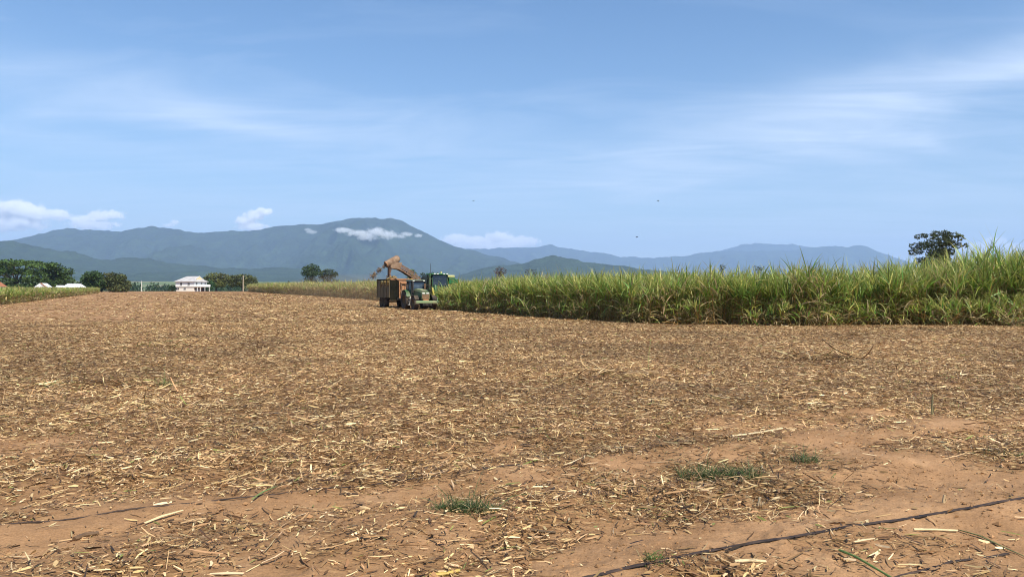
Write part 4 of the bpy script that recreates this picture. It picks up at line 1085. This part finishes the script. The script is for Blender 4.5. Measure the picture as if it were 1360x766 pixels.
    MB().box((-0.53, 0, 2.15), (0.02, 1.3, 1.25)).build('rear_window', M['glass'], cab)
    rf = MB(); rf.quad_hull([(-0.75, -0.82, 2.88), (1.2, -0.80, 2.88), (1.2, 0.80, 2.88), (-0.75, 0.82, 2.88), (-0.65, -0.72, 3.08), (1.08, -0.70, 3.06), (1.08, 0.70, 3.06), (-0.65, 0.72, 3.08)])
    rf = rf.build('cab_roof', M['green_roof'], cab, bevel=0.03)
    rl = MB(); rl.box((1.12, 0, 2.92), (0.20, 1.5, 0.09)); rl.build('roof_visor', M['black'], rf)
    for s in (-1, 1):
        MB().box((1.24, s * 0.55, 2.93), (0.05, 0.20, 0.09)).build('work_lamp', M['lamp'], rf)
        m = MB(); m.bar((1.05, s * 0.72, 2.55), (1.15, s * 1.15, 2.5), 0.035); m.box((1.15, s * 1.2, 2.35), (0.06, 0.20, 0.36)); m.build('mirror', M['black'], cab)
        # mudguards: bands bent over the rear wheels
        f = MB()
        pr = []
        for k in range(9):
            a = R(20 + k * 16); pr.append((math.cos(a) * 1.06, 0.93 + math.sin(a) * 1.06))
        for k in range(8):
            (xa, za), (xb, zb) = pr[k], pr[k + 1]
            ya, yb = s * 0.66, s * 1.22
            f.quad_hull([(xa, ya, za), (xa, yb, za), (xb, yb, zb), (xb, ya, zb), (xa, ya, za + 0.04), (xa, yb, za + 0.04), (xb, yb, zb + 0.04), (xb, ya, zb + 0.04)])
        f.build('mudguard', M['green'], r)
        f = MB(); pr = []
        for k in range(6):
            a = R(30 + k * 24); pr.append((2.9 + math.cos(a) * 0.78, 0.67 + math.sin(a) * 0.78))
        for k in range(5):
            (xa, za), (xb, zb) = pr[k], pr[k + 1]
            ya, yb = s * 0.72, s * 1.16
            f.quad_hull([(xa, ya, za), (xa, yb, za), (xb, yb, zb), (xb, ya, zb), (xa, ya, za + 0.03), (xa, yb, za + 0.03), (xb, yb, zb + 0.03), (xb, ya, zb + 0.03)])
        f.build('front_mudguard', M['rubber'], r)
        st = MB()
        for k in range(3): st.box((0.95, s * (0.98 - k * 0.05), 0.5 + k * 0.32), (0.42, 0.22, 0.05))
        st.bar((0.75, s * 1.0, 0.45), (0.75, s * 0.86, 1.35), 0.05); st.bar((1.15, s * 1.0, 0.45), (1.15, s * 0.86, 1.35), 0.05)
        st.build('steps', M['palepole'], r)
    e = MB(); e.tube([(1.25, -0.62, 1.7), (1.25, -0.62, 2.75), (1.18, -0.62, 2.98)], [0.075, 0.07, 0.055], 10); e.build('exhaust_pipe', M['black'], r, None, True)
    e = MB(); e.tube([(1.3, 0.62, 1.6), (1.3, 0.62, 2.5)], [0.09, 0.09], 10); e.tube([(1.3, 0.62, 2.5), (1.3, 0.62, 2.62)], [0.13, 0.11], 10); e.build('air_intake', M['rustdark'], r, None, True)
    b = MB(); b.tube([(0.4, -0.55, 3.07), (0.4, -0.55, 3.2)], 0.06, 8); b.build('beacon', M['yellow'], rf, None, True)
build_tractor()

# ------------------------------------------------------------------ cane trailer (x forward, origin under its front wall)
def build_trailer():
    ox, oy = local(-8.85, 77.0, -7.7, 0)
    r = empty('cane_trailer', (ox, oy, zg1(ox, oy)), HEAD, 'tall olive and rust cane trailer with mesh side hitched behind the tractor', 'trailer')
    Ln, hw, zb, zt = 5.3, 1.30, 1.12, 3.12
    ch = MB()
    for s in (-1, 1): ch.bar((0.4, s * 0.5, 0.98), (-Ln, s * 0.5, 0.98), 0.16, 0.24)
    for x in (-0.4, -2.0, -3.6, -5.0): ch.bar((x, -1.1, 0.98), (x, 1.1, 0.98), 0.14, 0.16)
    ch.bar((0.3, 0.45, 0.98), (3.2, 0.0, 0.72), 0.16, 0.2); ch.bar((0.3, -0.45, 0.98), (3.2, 0.0, 0.72), 0.16, 0.2); ch.bar((3.0, 0, 0.72), (4.1, 0, 0.70), 0.14)
    for x in (-2.7, -4.0): ch.bar((x, -1.15, 0.66), (x, 1.15, 0.66), 0.13)
    ch.build('chassis', M['black'], r)
    for x in (-2.7, -4.05):
        for s in (-1, 1): wheel('wheel', r, x, s * 1.02, 0.66, 0.48, 14, 'rim')
    # bin: right side low panel, mesh opening above; left side, rear, floor; uprights
    b = MB()
    b.box((-Ln / 2, -hw, (zb + 2.28) / 2), (Ln, 0.06, 2.28 - zb)); b.box((-Ln / 2, hw, (zb + zt) / 2), (Ln, 0.06, zt - zb)); b.box((-Ln + 0.03, 0, (zb + zt - 0.25) / 2), (0.06, 2 * hw - 0.07, zt - zb - 0.25)); b.box((-Ln / 2, 0, zb + 0.03), (Ln - 0.1, 2 * hw - 0.07, 0.06))
    for k in range(5):
        x = -0.06 - k * (Ln - 0.12) / 4; b.box((x, -hw - 0.045, (zb + zt) / 2 - 0.02), (0.10, 0.08, zt - zb - 0.05)); b.box((x, hw + 0.045, (zb + zt) / 2), (0.10, 0.08, zt - zb))
    for z in (1.55, 1.95): b.box((-Ln / 2, -hw - 0.04, z), (Ln, 0.04, 0.05))
    b.box((-Ln + 0.65, -hw, (2.28 + zt) / 2), (1.3, 0.06, zt - 2.30)); b.box((-0.12, -hw, (2.28 + zt) / 2), (0.24, 0.06, zt - 2.30)); bn = b.build('bin', M['olive'], r)
    rim = MB(); rim.bar((0.0, -hw, zt), (-Ln, -hw, zt), 0.12, 0.12); rim.bar((-Ln, -hw, zt), (-Ln, hw, zt), 0.12, 0.12); rim.bar((0.0, hw, zt), (-Ln, hw, zt), 0.12, 0.12); rim.build('side_rim', M['olivedark'], bn)
    me = MB()
    for k in range(13): 
        x = -0.35 - k * 0.29; me.bar((x, -hw - 0.003, 2.30), (x, -hw - 0.003, zt - 0.06), 0.022)
    for z in (2.5, 2.72, 2.92): me.bar((-0.2, -hw + 0.02, z), (-Ln + 1.2, -hw + 0.02, z), 0.022)
    me.build('side_mesh', M['olivedark'], bn)
    f = MB(); f.box((0.0, -0.83, (0.88 + zt) / 2), (0.07, 0.94, zt - 0.88)); f.box((0.05, -0.83, 0.92), (0.10, 0.98, 0.12)); f.box((0.05, -1.28, 2.0), (0.06, 0.08, 2.2)); f.box((0.05, -0.6, 2.0), (0.04, 0.06, 2.2))
    f.build('front_panel', M['olivedark'], bn)
    f = MB(); f.box((0.0, 0.46, (zb + zt) / 2), (0.06, 1.62, zt - zb)); f.build('front_wall', M['rustdark'], bn)
    f = MB(); f.bar((0.0, -hw, zt + 0.02), (0.0, hw, zt + 0.02), 0.14, 0.14); f.build('front_rim', M['rust'], bn)
    # tipping frame: rusty uprights, braces and rams in front of the bin
    L_ = MB()
    for y in (-0.30, 0.35, 1.0): L_.bar((0.16, y, 0.85), (0.16, y, 2.95 if y < 0 else 2.8), 0.13, 0.14)
    for z in (0.95, 1.45, 1.95, 2.45, 2.85): L_.bar((0.17, -0.36, z), (0.17, 1.06, z), 0.11, 0.11)
    L_.bar((0.22, -0.3, 0.95), (0.22, 0.35, 1.95), 0.08); L_.bar((0.22, 0.35, 0.95), (0.22, -0.3, 1.95), 0.08)
    L_.box((0.24, 0.02, 2.2), (0.10, 0.42, 0.5)); L_.box((0.28, 0.12, 2.72), (0.34, 0.6, 0.16)); L_.box((0.26, 0.0, 1.15), (0.12, 0.5, 0.4))
    lf = L_.build('lift_frame', M['rust'], r)
    h = MB(); h.tube([(0.36, -0.12, 0.9), (0.36, -0.12, 1.7)], 0.075, 10); h.tube([(0.36, -0.12, 1.7), (0.36, -0.12, 2.6)], 0.045, 10); h.build('hydraulic_ram', M['rustpale'], lf, None, True)
    sb = MB(); sb.bar((0.10, -0.50, 3.06), (0.20, -0.95, 3.45), 0.06); sb.build('stay', M['rustpale'], lf)
    # load of billets heaped in the bin
    n = 2600
    x = RNG.uniform(-Ln + 0.2, -0.2, n); y = RNG.uniform(-hw + 0.08, hw - 0.1, n)
    top = 2.78 + 0.75 * np.exp(-((x + 3.1) / 0.8) ** 2 - ((y + 0.1) / 0.7) ** 2) - 0.25 * (np.abs(y) / hw) ** 2 * 0
    z = top - np.where(RNG.uniform(0, 1, n) < 0.6, 0.0, RNG.uniform(0, 0.8, n))
    e = RNG.normal(0, 0.35, n)
    col = np.array([(0.50, 0.34, 0.13)]) * RNG.uniform(0.35, 1.25, (n, 1)) * RNG.uniform(0.92, 1.08, (n, 3))
    V, Q, C = blades(np.stack([x, y, z], 1), RNG.uniform(0, 2 * PI, n), e, e * 0.1, np.full(n, 0.22), RNG.uniform(0.03, 0.07, n), 2, col, (1, 1, 1), roll=RNG.uniform(0, PI, n))
    np_ = np_mesh('billet_load', V, Q, M['straw'], C, False, None, None)
    np_.location = (ox, oy, zg1(ox, oy)); np_.rotation_euler = (0, 0, HEAD)
    tag(np_, 'heap of tan cane billets filling the trailer below the elevator', 'cane load', None, 'stuff')
    mb = MB(); mb.quad_hull([(-Ln + 0.1, -hw + 0.06, zb + 0.1), (-0.1, -hw + 0.06, zb + 0.1), (-0.1, hw - 0.06, zb + 0.1), (-Ln + 0.1, hw - 0.06, zb + 0.1), (-Ln + 0.1, -hw + 0.06, 2.62), (-0.1, -hw + 0.06, 2.5), (-0.1, hw - 0.06, 2.5), (-Ln + 0.1, hw - 0.06, 2.62)])
    mb.build('packed_billets', M['billet'], np_)
build_trailer()

# ------------------------------------------------------------------ cane harvester
def build_harvester():
    ox, oy = -8.35, 86.1; z0 = zg1(ox, oy)
    z0 -= 0.08; r = empty('cane_harvester', (ox, oy, z0), HEAD, 'green cane harvester half hidden in the cane with its rusty elevator raised over the trailer', 'harvester')
    b = MB(); b.box((-0.4, 0, 1.55), (5.6, 2.1, 1.5)); b.box((-1.3, 0, 2.6), (3.2, 2.3, 0.7)); b.build('body', M['green_dark'], r, bevel=0.05)
    for s in (-1, 1):
        t = MB(); pts = []
        for k in range(24):
            a = 2 * PI * k / 24; pts.append((-0.9 + (1.15 if math.cos(a) > 0 else -1.15) + math.cos(a) * 0.42, 0.42 + math.sin(a) * 0.42))
        t.prism(pts, s * 1.0 - 0.24, s * 1.0 + 0.24); t.build('track', M['rubber'], r)
        # crop dividers: inclined scrolls with a yellow nose
        d = MB(); d.tube([(2.2, s * 1.05, 2.5), (3.5, s * 1.2, 0.35)], [0.16, 0.10], 10); d.bar((2.2, s * 1.3, 2.2), (3.7, s * 1.35, 0.25), 0.10, 0.25)
        dv = d.build('crop_divider', M['green_clean'], r, None, False)
        y_ = MB(); y_.tube([(2.35, s * 1.42, 2.25), (2.75, s * 1.46, 1.65), (3.2, s * 1.48, 0.95)], [0.09, 0.13, 0.07], 8); y_.build('divider_shield', M['yellow'], dv, None, True)
    # cab on the right hand side of the front
    c = MB()
    for x in (0.2, 1.9):
        for y in (-1.25, 0.45): c.bar((x, y, 2.4), (x - (0.12 if x > 1 else 0), y, 3.72), 0.10)
    c.box((1.0, -0.4, 2.38), (1.9, 1.8, 0.16)); c.box((0.7, -0.4, 2.75), (0.5, 0.55, 0.6)); c.box((0.45, -0.4, 3.15), (0.14, 0.5, 0.6))
    cab = c.build('cab', M['green_dark'], r)
    MB().quad_hull([(1.94, -1.18, 2.5), (1.94, 0.38, 2.5), (1.82, 0.38, 3.66), (1.82, -1.18, 3.66), (1.92, -1.18, 2.5), (1.92, 0.38, 2.5), (1.80, 0.38, 3.66), (1.80, -1.18, 3.66)]).build('windscreen', M['glassdark'], cab)
    for y in (-1.26, 0.46): MB().box((1.0, y, 3.08), (1.55, 0.02, 1.14)).build('side_window', M['glassdark'], cab)
    rf = MB(); rf.quad_hull([(0.0, -1.42, 3.72), (2.15, -1.42, 3.72), (2.15, 0.62, 3.72), (0.0, 0.62, 3.72), (0.08, -1.32, 3.90), (2.0, -1.32, 3.86), (2.0, 0.52, 3.86), (0.08, 0.52, 3.90)])
    rf = rf.build('cab_roof', M['green_clean'], cab)
    for y in (-1.1, -0.75, 0.0, 0.35): MB().box((2.14, y, 3.79), (0.05, 0.22, 0.10)).build('work_lamp', M['lamp'], rf)
    MB().tube([(1.3, -0.05, 3.88), (1.3, -0.05, 4.06)], 0.10, 8).build('beacon', M['paleyellow'], rf, None, True)
    MB().tube([(0.4, -1.0, 3.85), (0.4, -1.0, 5.0)], [0.03, 0.018], 6).build('antenna', M['black'], rf)
    p = MB(); p.bar((1.7, -1.55, 2.1), (1.7, -1.50, 3.75), 0.16, 0.30); p.tube([(1.75, -1.5, 3.55), (1.75, -1.5, 3.85)], 0.17, 10); p.bar((1.7, -1.5, 3.7), (0.5, -1.35, 3.2), 0.12); p.build('side_post', M['green'], r)
    # engine house behind the cab with louvres
    e = MB(); e.quad_hull([(-3.0, -1.15, 2.9), (0.1, -1.2, 2.9), (0.1, 1.2, 2.9), (-3.0, 1.15, 2.9), (-2.7, -0.95, 3.65), (0.1, -1.05, 3.78), (0.1, 1.05, 3.78), (-2.7, 0.95, 3.65)])
    en = e.build('engine_cover', M['green_dark'], r)
    lv = MB()
    for k in range(6): lv.box((-1.4, -1.12 + k * 0.018, 3.0 + k * 0.1), (1.8, 0.06, 0.04))
    lv.build('louvre', M['black'], en)
    MB().tube([(-1.6, 0.55, 3.6), (-1.6, 0.55, 4.05)], [0.09, 0.08], 8).build('exhaust_pipe', M['black'], en)
    t = MB(); t.box((1.15, 1.05, 3.05), (1.3, 0.72, 0.75)); t.build('tank', M['green_clean'], r, bevel=0.05)
    t = MB(); t.box((1.15, 1.0, 3.56), (1.1, 0.80, 0.22)); t.build('tank_lid', M['paleyellow'], r, bevel=0.04)
    t = MB(); t.box((1.35, 1.66, 3.02), (0.7, 0.42, 0.48)); t.bar((1.35, 1.4, 2.7), (1.35, 1.75, 2.5), 0.14); t.build('side_box', M['green_clean'], r, bevel=0.04)
    # topper on its arms
    a = MB()
    for y in (-0.5, 0.9): a.bar((1.8, y, 2.3), (3.5, y, 2.2), 0.12, 0.16)
    a.bar((3.5, -0.8, 2.2), (3.5, 1.2, 2.2), 0.14)
    ar = a.build('topper_arm', M['green_dark'], r)
    for y in (-0.3, 0.7): MB().lathe([(-0.22, 0.001), (-0.22, 0.34), (-0.05, 0.42), (0.2, 0.36), (0.22, 0.001)], (3.65, y, 2.08), 'z', 14).build('topper_drum', M['black'], ar, None, True)
    # primary extractor hood at the rear
    h = MB(); h.lathe([(0.0, 0.72), (0.55, 0.72), (0.85, 0.60), (1.0, 0.30), (1.02, 0.001)], (-2.9, 0.1, 2.9), 'z', 20); h.build('extractor_hood', M['black'], r, None, True)
    # elevator: slewed out over the trailer on the right
    base = Vector((-3.3, -0.55, 2.15)); k1 = Vector((-3.35, -1.25, 2.75)); k2 = Vector((-3.4, -2.1, 3.55)); top = Vector((-3.45, -4.0, 4.62))
    el = MB()
    path = [base, k1, k2, (k2 + top) / 2 + Vector((0, 0, 0.06)), top]
    lat = Vector((1, 0, 0))
    for s in (-0.48, 0.48):
        for lo in (0.0, 0.52):
            for q, w_ in zip(path[:-1], path[1:]):
                t_ = (w_ - q).normalized(); nn = t_.cross(lat); nn = nn if nn.z > 0 else -nn
                el.bar(q + lat * s + nn * lo, w_ + lat * s + nn * lo, 0.09, 0.13)
        nseg = 11
        for k in range(nseg + 1):
            f = k / nseg * (len(path) - 1); i = min(int(f), len(path) - 2); q = path[i].lerp(path[i + 1], f - i)
            t_ = (path[i + 1] - path[i]).normalized(); nn = t_.cross(lat); nn = nn if nn.z > 0 else -nn
            el.bar(q + lat * s, q + lat * s + nn * 0.52, 0.09, 0.07)
    elo = el.build('elevator', M['rusttruss'], r)
    fl = MB()
    for q, w_ in zip(path[:-1], path[1:]):
        t_ = (w_ - q).normalized(); nn = t_.cross(lat); nn = nn if nn.z > 0 else -nn
        a0, a1 = q + nn * 0.06, w_ + nn * 0.06
        fl.bar(a0, a1, 0.90, 0.05)
    for k in range(16):
        f = (k + 0.5) / 16 * (len(path) - 1); i = min(int(f), len(path) - 2); q = path[i].lerp(path[i + 1], f - i)
        t_ = (path[i + 1] - path[i]).normalized(); nn = t_.cross(lat); nn = nn if nn.z > 0 else -nn
        fl.bar(q + nn * 0.16 - lat * 0.42, q + nn * 0.16 + lat * 0.42, 0.06, 0.2)
    fl.build('elevator_floor', M['rustdark'], elo)
    # head box, extractor pipe and flap at the top of the elevator
    hb = MB(); hb.quad_hull([top + Vector((-0.55, 0.55, -0.30)), top + Vector((0.55, 0.55, -0.30)), top + Vector((0.55, -0.62, -0.10)), top + Vector((-0.55, -0.62, -0.10)), top + Vector((-0.55, 0.75, 0.52)), top + Vector((0.55, 0.75, 0.52)), top + Vector((0.55, -0.55, 0.62)), top + Vector((-0.55, -0.55, 0.62))])
    hb.build('head_box', M['rustpale'], elo, bevel=0.04)
    ax = Vector((0.10, -0.86, -0.44)).normalized(); c0 = top + Vector((0.12, 0.32, 0.98)); p = MB()
    pts = [c0 - ax * 0.18, c0, c0 + ax * 0.9, c0 + ax * 1.55]
    p.tube(pts, [0.28, 0.41, 0.41, 0.38], 18, cap=False); p.tube([pts[0] - ax * 0.08, pts[0]], [0.12, 0.30], 18)
    p.tube([pts[-1], pts[-1] - ax * 0.3], [0.34, 0.34], 18)
    pp = p.build('extractor_pipe', M['rustpale'], elo, None, True)
    q = MB(); q.tube([pts[-1] - ax * 0.06, pts[-1] + ax * 0.04], [0.40, 0.395], 18, cap=False); q.build('pipe_ring', M['rust'], pp, None, True)
    fp = MB(); q0 = top + Vector((0, -0.66, -0.05))
    fp.quad_hull([q0 + Vector((-0.42, 0.1, 0)), q0 + Vector((0.42, 0.1, 0)), q0 + Vector((0.42, -0.02, 0.0)), q0 + Vector((-0.42, -0.02, 0)), q0 + Vector((-0.36, 0.10, -1.05)), q0 + Vector((0.36, 0.10, -1.05)), q0 + Vector((0.36, -0.06, -1.05)), q0 + Vector((-0.36, -0.06, -1.05))])
    fp.bar(q0 + Vector((0.44, 0.25, 0.1)), q0 + Vector((0.40, 0.0, -0.8)), 0.07); fp.build('bin_flap', M['rustdark'], elo)
    br = MB(); br.tube([(-2.9, -1.1, 2.9), top + Vector((0.56, 1.6, -0.75))], [0.05, 0.05], 8); br.build('lift_ram', M['rustdark'], elo)
    # trash blown out of the pipe
    world = lambda v: np.array([ox + DX * v.x + NX * v.y, oy + DY * v.x + NY * v.y, z0 + v.z])
    e0 = world(pts[-1]); e1 = e0 + np.array([-1.75, 0.2, -1.25])
    n = 700; t = RNG.uniform(0, 1, n) ** 0.8
    P = e0[None] + (e1 - e0)[None] * t[:, None] + RNG.normal(0, 1, (n, 3)) * (0.05 + 0.13 * t)[:, None]
    P[:, 2] -= 0.25 * t * t
    gap = (np.sin(t * 17) > -0.25)
    P = P[gap]; n = len(P)
    V, Q, C = blades(P, RNG.uniform(0, 2 * PI, n), RNG.uniform(-1, 1, n), RNG.normal(0, 0.8, n), RNG.uniform(0.08, 0.25, n), RNG.uniform(0.03, 0.06, n), 2, straw_cols(n, (0, 6, 20, 30, 25, 10, 2)), (1, 1, 0.6), roll=RNG.uniform(0, PI, n))
    o = np_mesh('flying_trash', V, Q, M['straw'], C); tag(o, 'stream of leaf trash blown out of the elevator pipe', None, None, 'stuff')
    n = 140; a0 = world(q0 + Vector((0, 0.05, -0.9))); P = a0[None] + RNG.normal(0, 1, (n, 3)) * np.array([0.16, 0.16, 0.0]) - np.array([0, 0, 1]) * RNG.uniform(0, 0.75, (n, 1))
    V, Q, C = blades(P, RNG.uniform(0, 2 * PI, n), RNG.uniform(-1, 1, n), np.zeros(n), np.full(n, 0.2), np.full(n, 0.045), 2, straw_cols(n, (4, 14, 24, 24, 12, 3, 0)), (1, 1, 1), roll=RNG.uniform(0, PI, n))
    o = np_mesh('falling_billets', V, Q, M['straw'], C); tag(o, 'cane billets dropping from the elevator flap into the trailer', None, None, 'stuff')
build_harvester()

# ------------------------------------------------------------------ birds
def bird(px, py, d, span, label, rz):
    mb = MB()
    mb.tube([(-0.22, 0, 0), (-0.1, 0, 0.0), (0.08, 0, 0.01), (0.2, 0, 0.03), (0.26, 0, 0.02)], [0.02, 0.05, 0.06, 0.035, 0.008], 8)
    body = (PX(px, d), d, PZ(py, d))
    for s in (-1, 1):
        mb.quad_hull([(-0.06, s * 0.03, 0.02), (0.08, s * 0.03, 0.02), (0.07, s * span * 0.3, 0.12), (-0.06, s * span * 0.3, 0.12), (-0.06, s * 0.03, 0.035), (0.08, s * 0.03, 0.035), (0.07, s * span * 0.3, 0.13), (-0.06, s * span * 0.3, 0.13)])
        mb.quad_hull([(-0.06, s * span * 0.3, 0.12), (0.07, s * span * 0.3, 0.12), (0.0, s * span * 0.5, 0.06), (-0.05, s * span * 0.5, 0.06), (-0.06, s * span * 0.3, 0.13), (0.07, s * span * 0.3, 0.13), (0.0, s * span * 0.5, 0.065), (-0.05, s * span * 0.5, 0.065)])
    o = mb.build('bird', M['feather'], None, body); o.rotation_euler = (0, 0.1, rz)
    tag(o, label, 'bird')
bird(874, 267, 160, 0.7, 'tiny dark bird flying under the streak of thin cloud', 0.4)
bird(846, 315, 150, 0.7, 'tiny dark bird flying just above the far ridge', 2.5)
bird(629, 267, 160, 0.6, 'tiny dark bird flying in clear sky past the main summit', 1.2)

# ------------------------------------------------------------------ clouds
def cloud(name, lobes, d, label, dens=0.012, thick=None, nscale=1.0, seed=0.0, flat=None, amp=1.15):
    """lobes in photo pixels (px, py, rx, ry); a real volume of vapour at distance d"""
    s = d / F
    L3 = [((px - 680) * s, PZ(py, d), rx * s, ry * s) for (px, py, rx, ry) in lobes]
    cx = sum(q[0] for q in L3) / len(L3); cz = sum(q[1] for q in L3) / len(L3)
    x0 = min(q[0] - q[2] * 1.35 for q in L3) - cx; x1 = max(q[0] + q[2] * 1.35 for q in L3) - cx
    z0 = min(q[1] - q[3] * 1.35 for q in L3) - cz; z1 = max(q[1] + q[3] * 1.35 for q in L3) - cz
    ty = thick or max(q[3] for q in L3) * 1.3
    mb = MB(); mb.box(((x0 + x1) / 2, 0, (z0 + z1) / 2), (x1 - x0, ty * 2.5, z1 - z0))
    m = bpy.data.materials.new('cloud_vapour'); m.use_nodes = True; N, L = m.node_tree.nodes, m.node_tree.links
    N.remove(N['Principled BSDF']); pv = N.new('ShaderNodeVolumePrincipled'); L.new(pv.outputs[0], N['Material Output'].inputs['Volume'])
    pv.inputs['Color'].default_value = (1.0, 1.0, 1.0, 1); pv.inputs['Anisotropy'].default_value = 0.0
    tc = N.new('ShaderNodeTexCoord')
    nz = N.new('ShaderNodeTexNoise'); nz.inputs['Scale'].default_value = nscale / (max(q[3] for q in L3) * 0.8); nz.inputs['Detail'].default_value = 7; nz.inputs['Roughness'].default_value = 0.62
    mp = N.new('ShaderNodeMapping'); mp.inputs['Location'].default_value = (seed * 1000, seed * 700, seed * 300); L.new(tc.outputs['Object'], mp.inputs['Vector']); L.new(mp.outputs[0], nz.inputs['Vector'])
    cur = None
    for (x, z, rx, rz) in L3:
        a = N.new('ShaderNodeVectorMath'); a.operation = 'SUBTRACT'; a.inputs[1].default_value = (x - cx, 0, z - cz); L.new(tc.outputs['Object'], a.inputs[0])
        b = N.new('ShaderNodeVectorMath'); b.operation = 'DIVIDE'; b.inputs[1].default_value = (rx, ty, rz); L.new(a.outputs[0], b.inputs[0])
        l = N.new('ShaderNodeVectorMath'); l.operation = 'LENGTH'; L.new(b.outputs[0], l.inputs[0])
        f = N.new('ShaderNodeMath'); f.operation = 'SUBTRACT'; f.inputs[0].default_value = 1.0; L.new(l.outputs['Value'], f.inputs[1])
        if cur is None: cur = f.outputs[0]
        else:
            mx = N.new('ShaderNodeMath'); mx.operation = 'SMOOTH_MAX'; mx.inputs[2].default_value = 0.25; L.new(cur, mx.inputs[0]); L.new(f.outputs[0], mx.inputs[1]); cur = mx.outputs[0]
    nn = N.new('ShaderNodeMath'); nn.operation = 'MULTIPLY_ADD'; L.new(nz.outputs['Fac'], nn.inputs[0]); nn.inputs[1].default_value = amp * 2; nn.inputs[2].default_value = -amp
    sm = N.new('ShaderNodeMath'); sm.operation = 'ADD'; L.new(cur, sm.inputs[0]); L.new(nn.outputs[0], sm.inputs[1])
    dn = N.new('ShaderNodeMapRange'); dn.interpolation_type = 'SMOOTHSTEP'; dn.inputs['From Min'].default_value = 0.02; dn.inputs['From Max'].default_value = 0.45
    dn.inputs['To Min'].default_value = 0; dn.inputs['To Max'].default_value = dens; L.new(sm.outputs[0], dn.inputs['Value'])
    L.new(dn.outputs['Result'], pv.inputs['Density'])
    o = mb.build(name, m, None, (cx, d, cz))
    return tag(o, label, 'cloud')

CD = 29000
cloud('cloud', [(-60, 285, 50, 16), (-10, 280, 40, 15), (20, 276, 30, 13), (45, 284, 26, 10), (75, 284, 18, 8), (10, 296, 60, 12)], CD, 'largest white cumulus cloud resting on the range at the far left', 0.0100, seed=0.1)
cloud('cloud', [(112, 293, 20, 8), (132, 287, 20, 9), (150, 286, 16, 7), (125, 299, 34, 7)], CD, 'white puffy cloud second from the left above the range', 0.0100, seed=0.33)
cloud('cloud', [(328, 295, 17, 9), (338, 286, 15, 8), (350, 281, 11, 6), (334, 301, 22, 6)], CD, 'small tilted white cloud sitting alone on the ridge line', 0.012, seed=0.52)
cloud('cloud', [(606, 318, 22, 8), (635, 320, 28, 8), (664, 315, 22, 8), (692, 321, 26, 8), (650, 326, 64, 8)], CD, 'long low white cloud bank beside the main summit', 0.011, seed=0.7)
cloud('cloud', [(1300, 330, 30, 9), (1320, 322, 18, 8), (1345, 330, 24, 8)], CD, 'white cloud glimpsed behind the tallest cane', 0.007, seed=0.9)
cloud('cloud', [(232, 295, 7, 4), (225, 299, 9, 3)], CD, 'tiny faint wisp of cloud above the left part of the range', 0.006, seed=1.2)
cloud('slope_cloud', [(487, 314, 18, 6.5), (500, 308, 14, 6.5), (515, 312, 15, 6.5), (476, 310, 18, 5), (456, 306, 14, 4)], 9500, 'white cloud bank hugging the slope below the double summit', 0.011, thick=130, seed=1.5)  # low clouds lying against the slope, inside the haze volume
cloud('slope_cloud', [(540, 311, 10, 3.5), (533, 314, 8, 3), (556, 313, 6, 2.5)], 9300, 'small white cloud wisp just beyond the larger slope cloud', 0.010, thick=90, seed=1.8)
cloud('slope_cloud', [(414, 308, 8, 3), (409, 305, 5, 2.5)], 9500, 'faint white cloud wisp on the slope near the shoulder of the range', 0.008, thick=90, seed=2.1)

# ------------------------------------------------------------------ dust drifting behind the machines
def dust():
    bm = MB(); ls = []
    for k in range(9):
        a = -PI / 2 + PI * k / 8; ls.append((2.3 * math.sin(a), max(0.001, math.cos(a))))
    n = 20
    for (z, r_) in ls:
        for i in range(n): bm.v.append(Vector((9.5 * r_ * math.cos(2 * PI * i / n), 13 * r_ * math.sin(2 * PI * i / n), z)))
    for k in range(8):
        for i in range(n):
            j = (i + 1) % n; bm.f.append([k * n + i, k * n + j, (k + 1) * n + j, (k + 1) * n + i])
    m = bpy.data.materials.new('dust_air'); m.use_nodes = True; N, L = m.node_tree.nodes, m.node_tree.links
    N.remove(N['Principled BSDF']); pv = N.new('ShaderNodeVolumePrincipled'); L.new(pv.outputs[0], N['Material Output'].inputs['Volume'])
    pv.inputs['Color'].default_value = (0.72, 0.52, 0.35, 1); pv.inputs['Density'].default_value = 0.0055
    o = bm.build('dust_cloud', m, None, (-22.0, 104.0, 2.0), True); o.rotation_euler = (0, 0, R(22))
    tag(o, 'thin brown dust drifting past the trailer over the cut cane', None, None, 'stuff')
dust()

# ------------------------------------------------------------------ hazy air
hb = MB(); hb.quad_hull([(-26500, -26500, -4.5), (26500, -26500, -4.5), (26500, 26500, -4.5), (-26500, 26500, -4.5), (-26500, -26500, 1640), (26500, -26500, 1640), (26500, 26500, 1640), (-26500, 26500, 1640)])
hm = bpy.data.materials.new('hazy_air'); hm.use_nodes = True; HN, HL = hm.node_tree.nodes, hm.node_tree.links
HN.remove(HN['Principled BSDF']); pv = HN.new('ShaderNodeVolumePrincipled'); HL.new(pv.outputs[0], HN['Material Output'].inputs['Volume'])
pv.inputs['Color'].default_value = (0.46, 0.63, 1.0, 1); pv.inputs['Density'].default_value = 5.6e-5; pv.inputs['Anisotropy'].default_value = 0.0
ho = hb.build('haze', hm); tag(ho, 'pale blue haze over the plain and mountains', None, None, 'stuff')
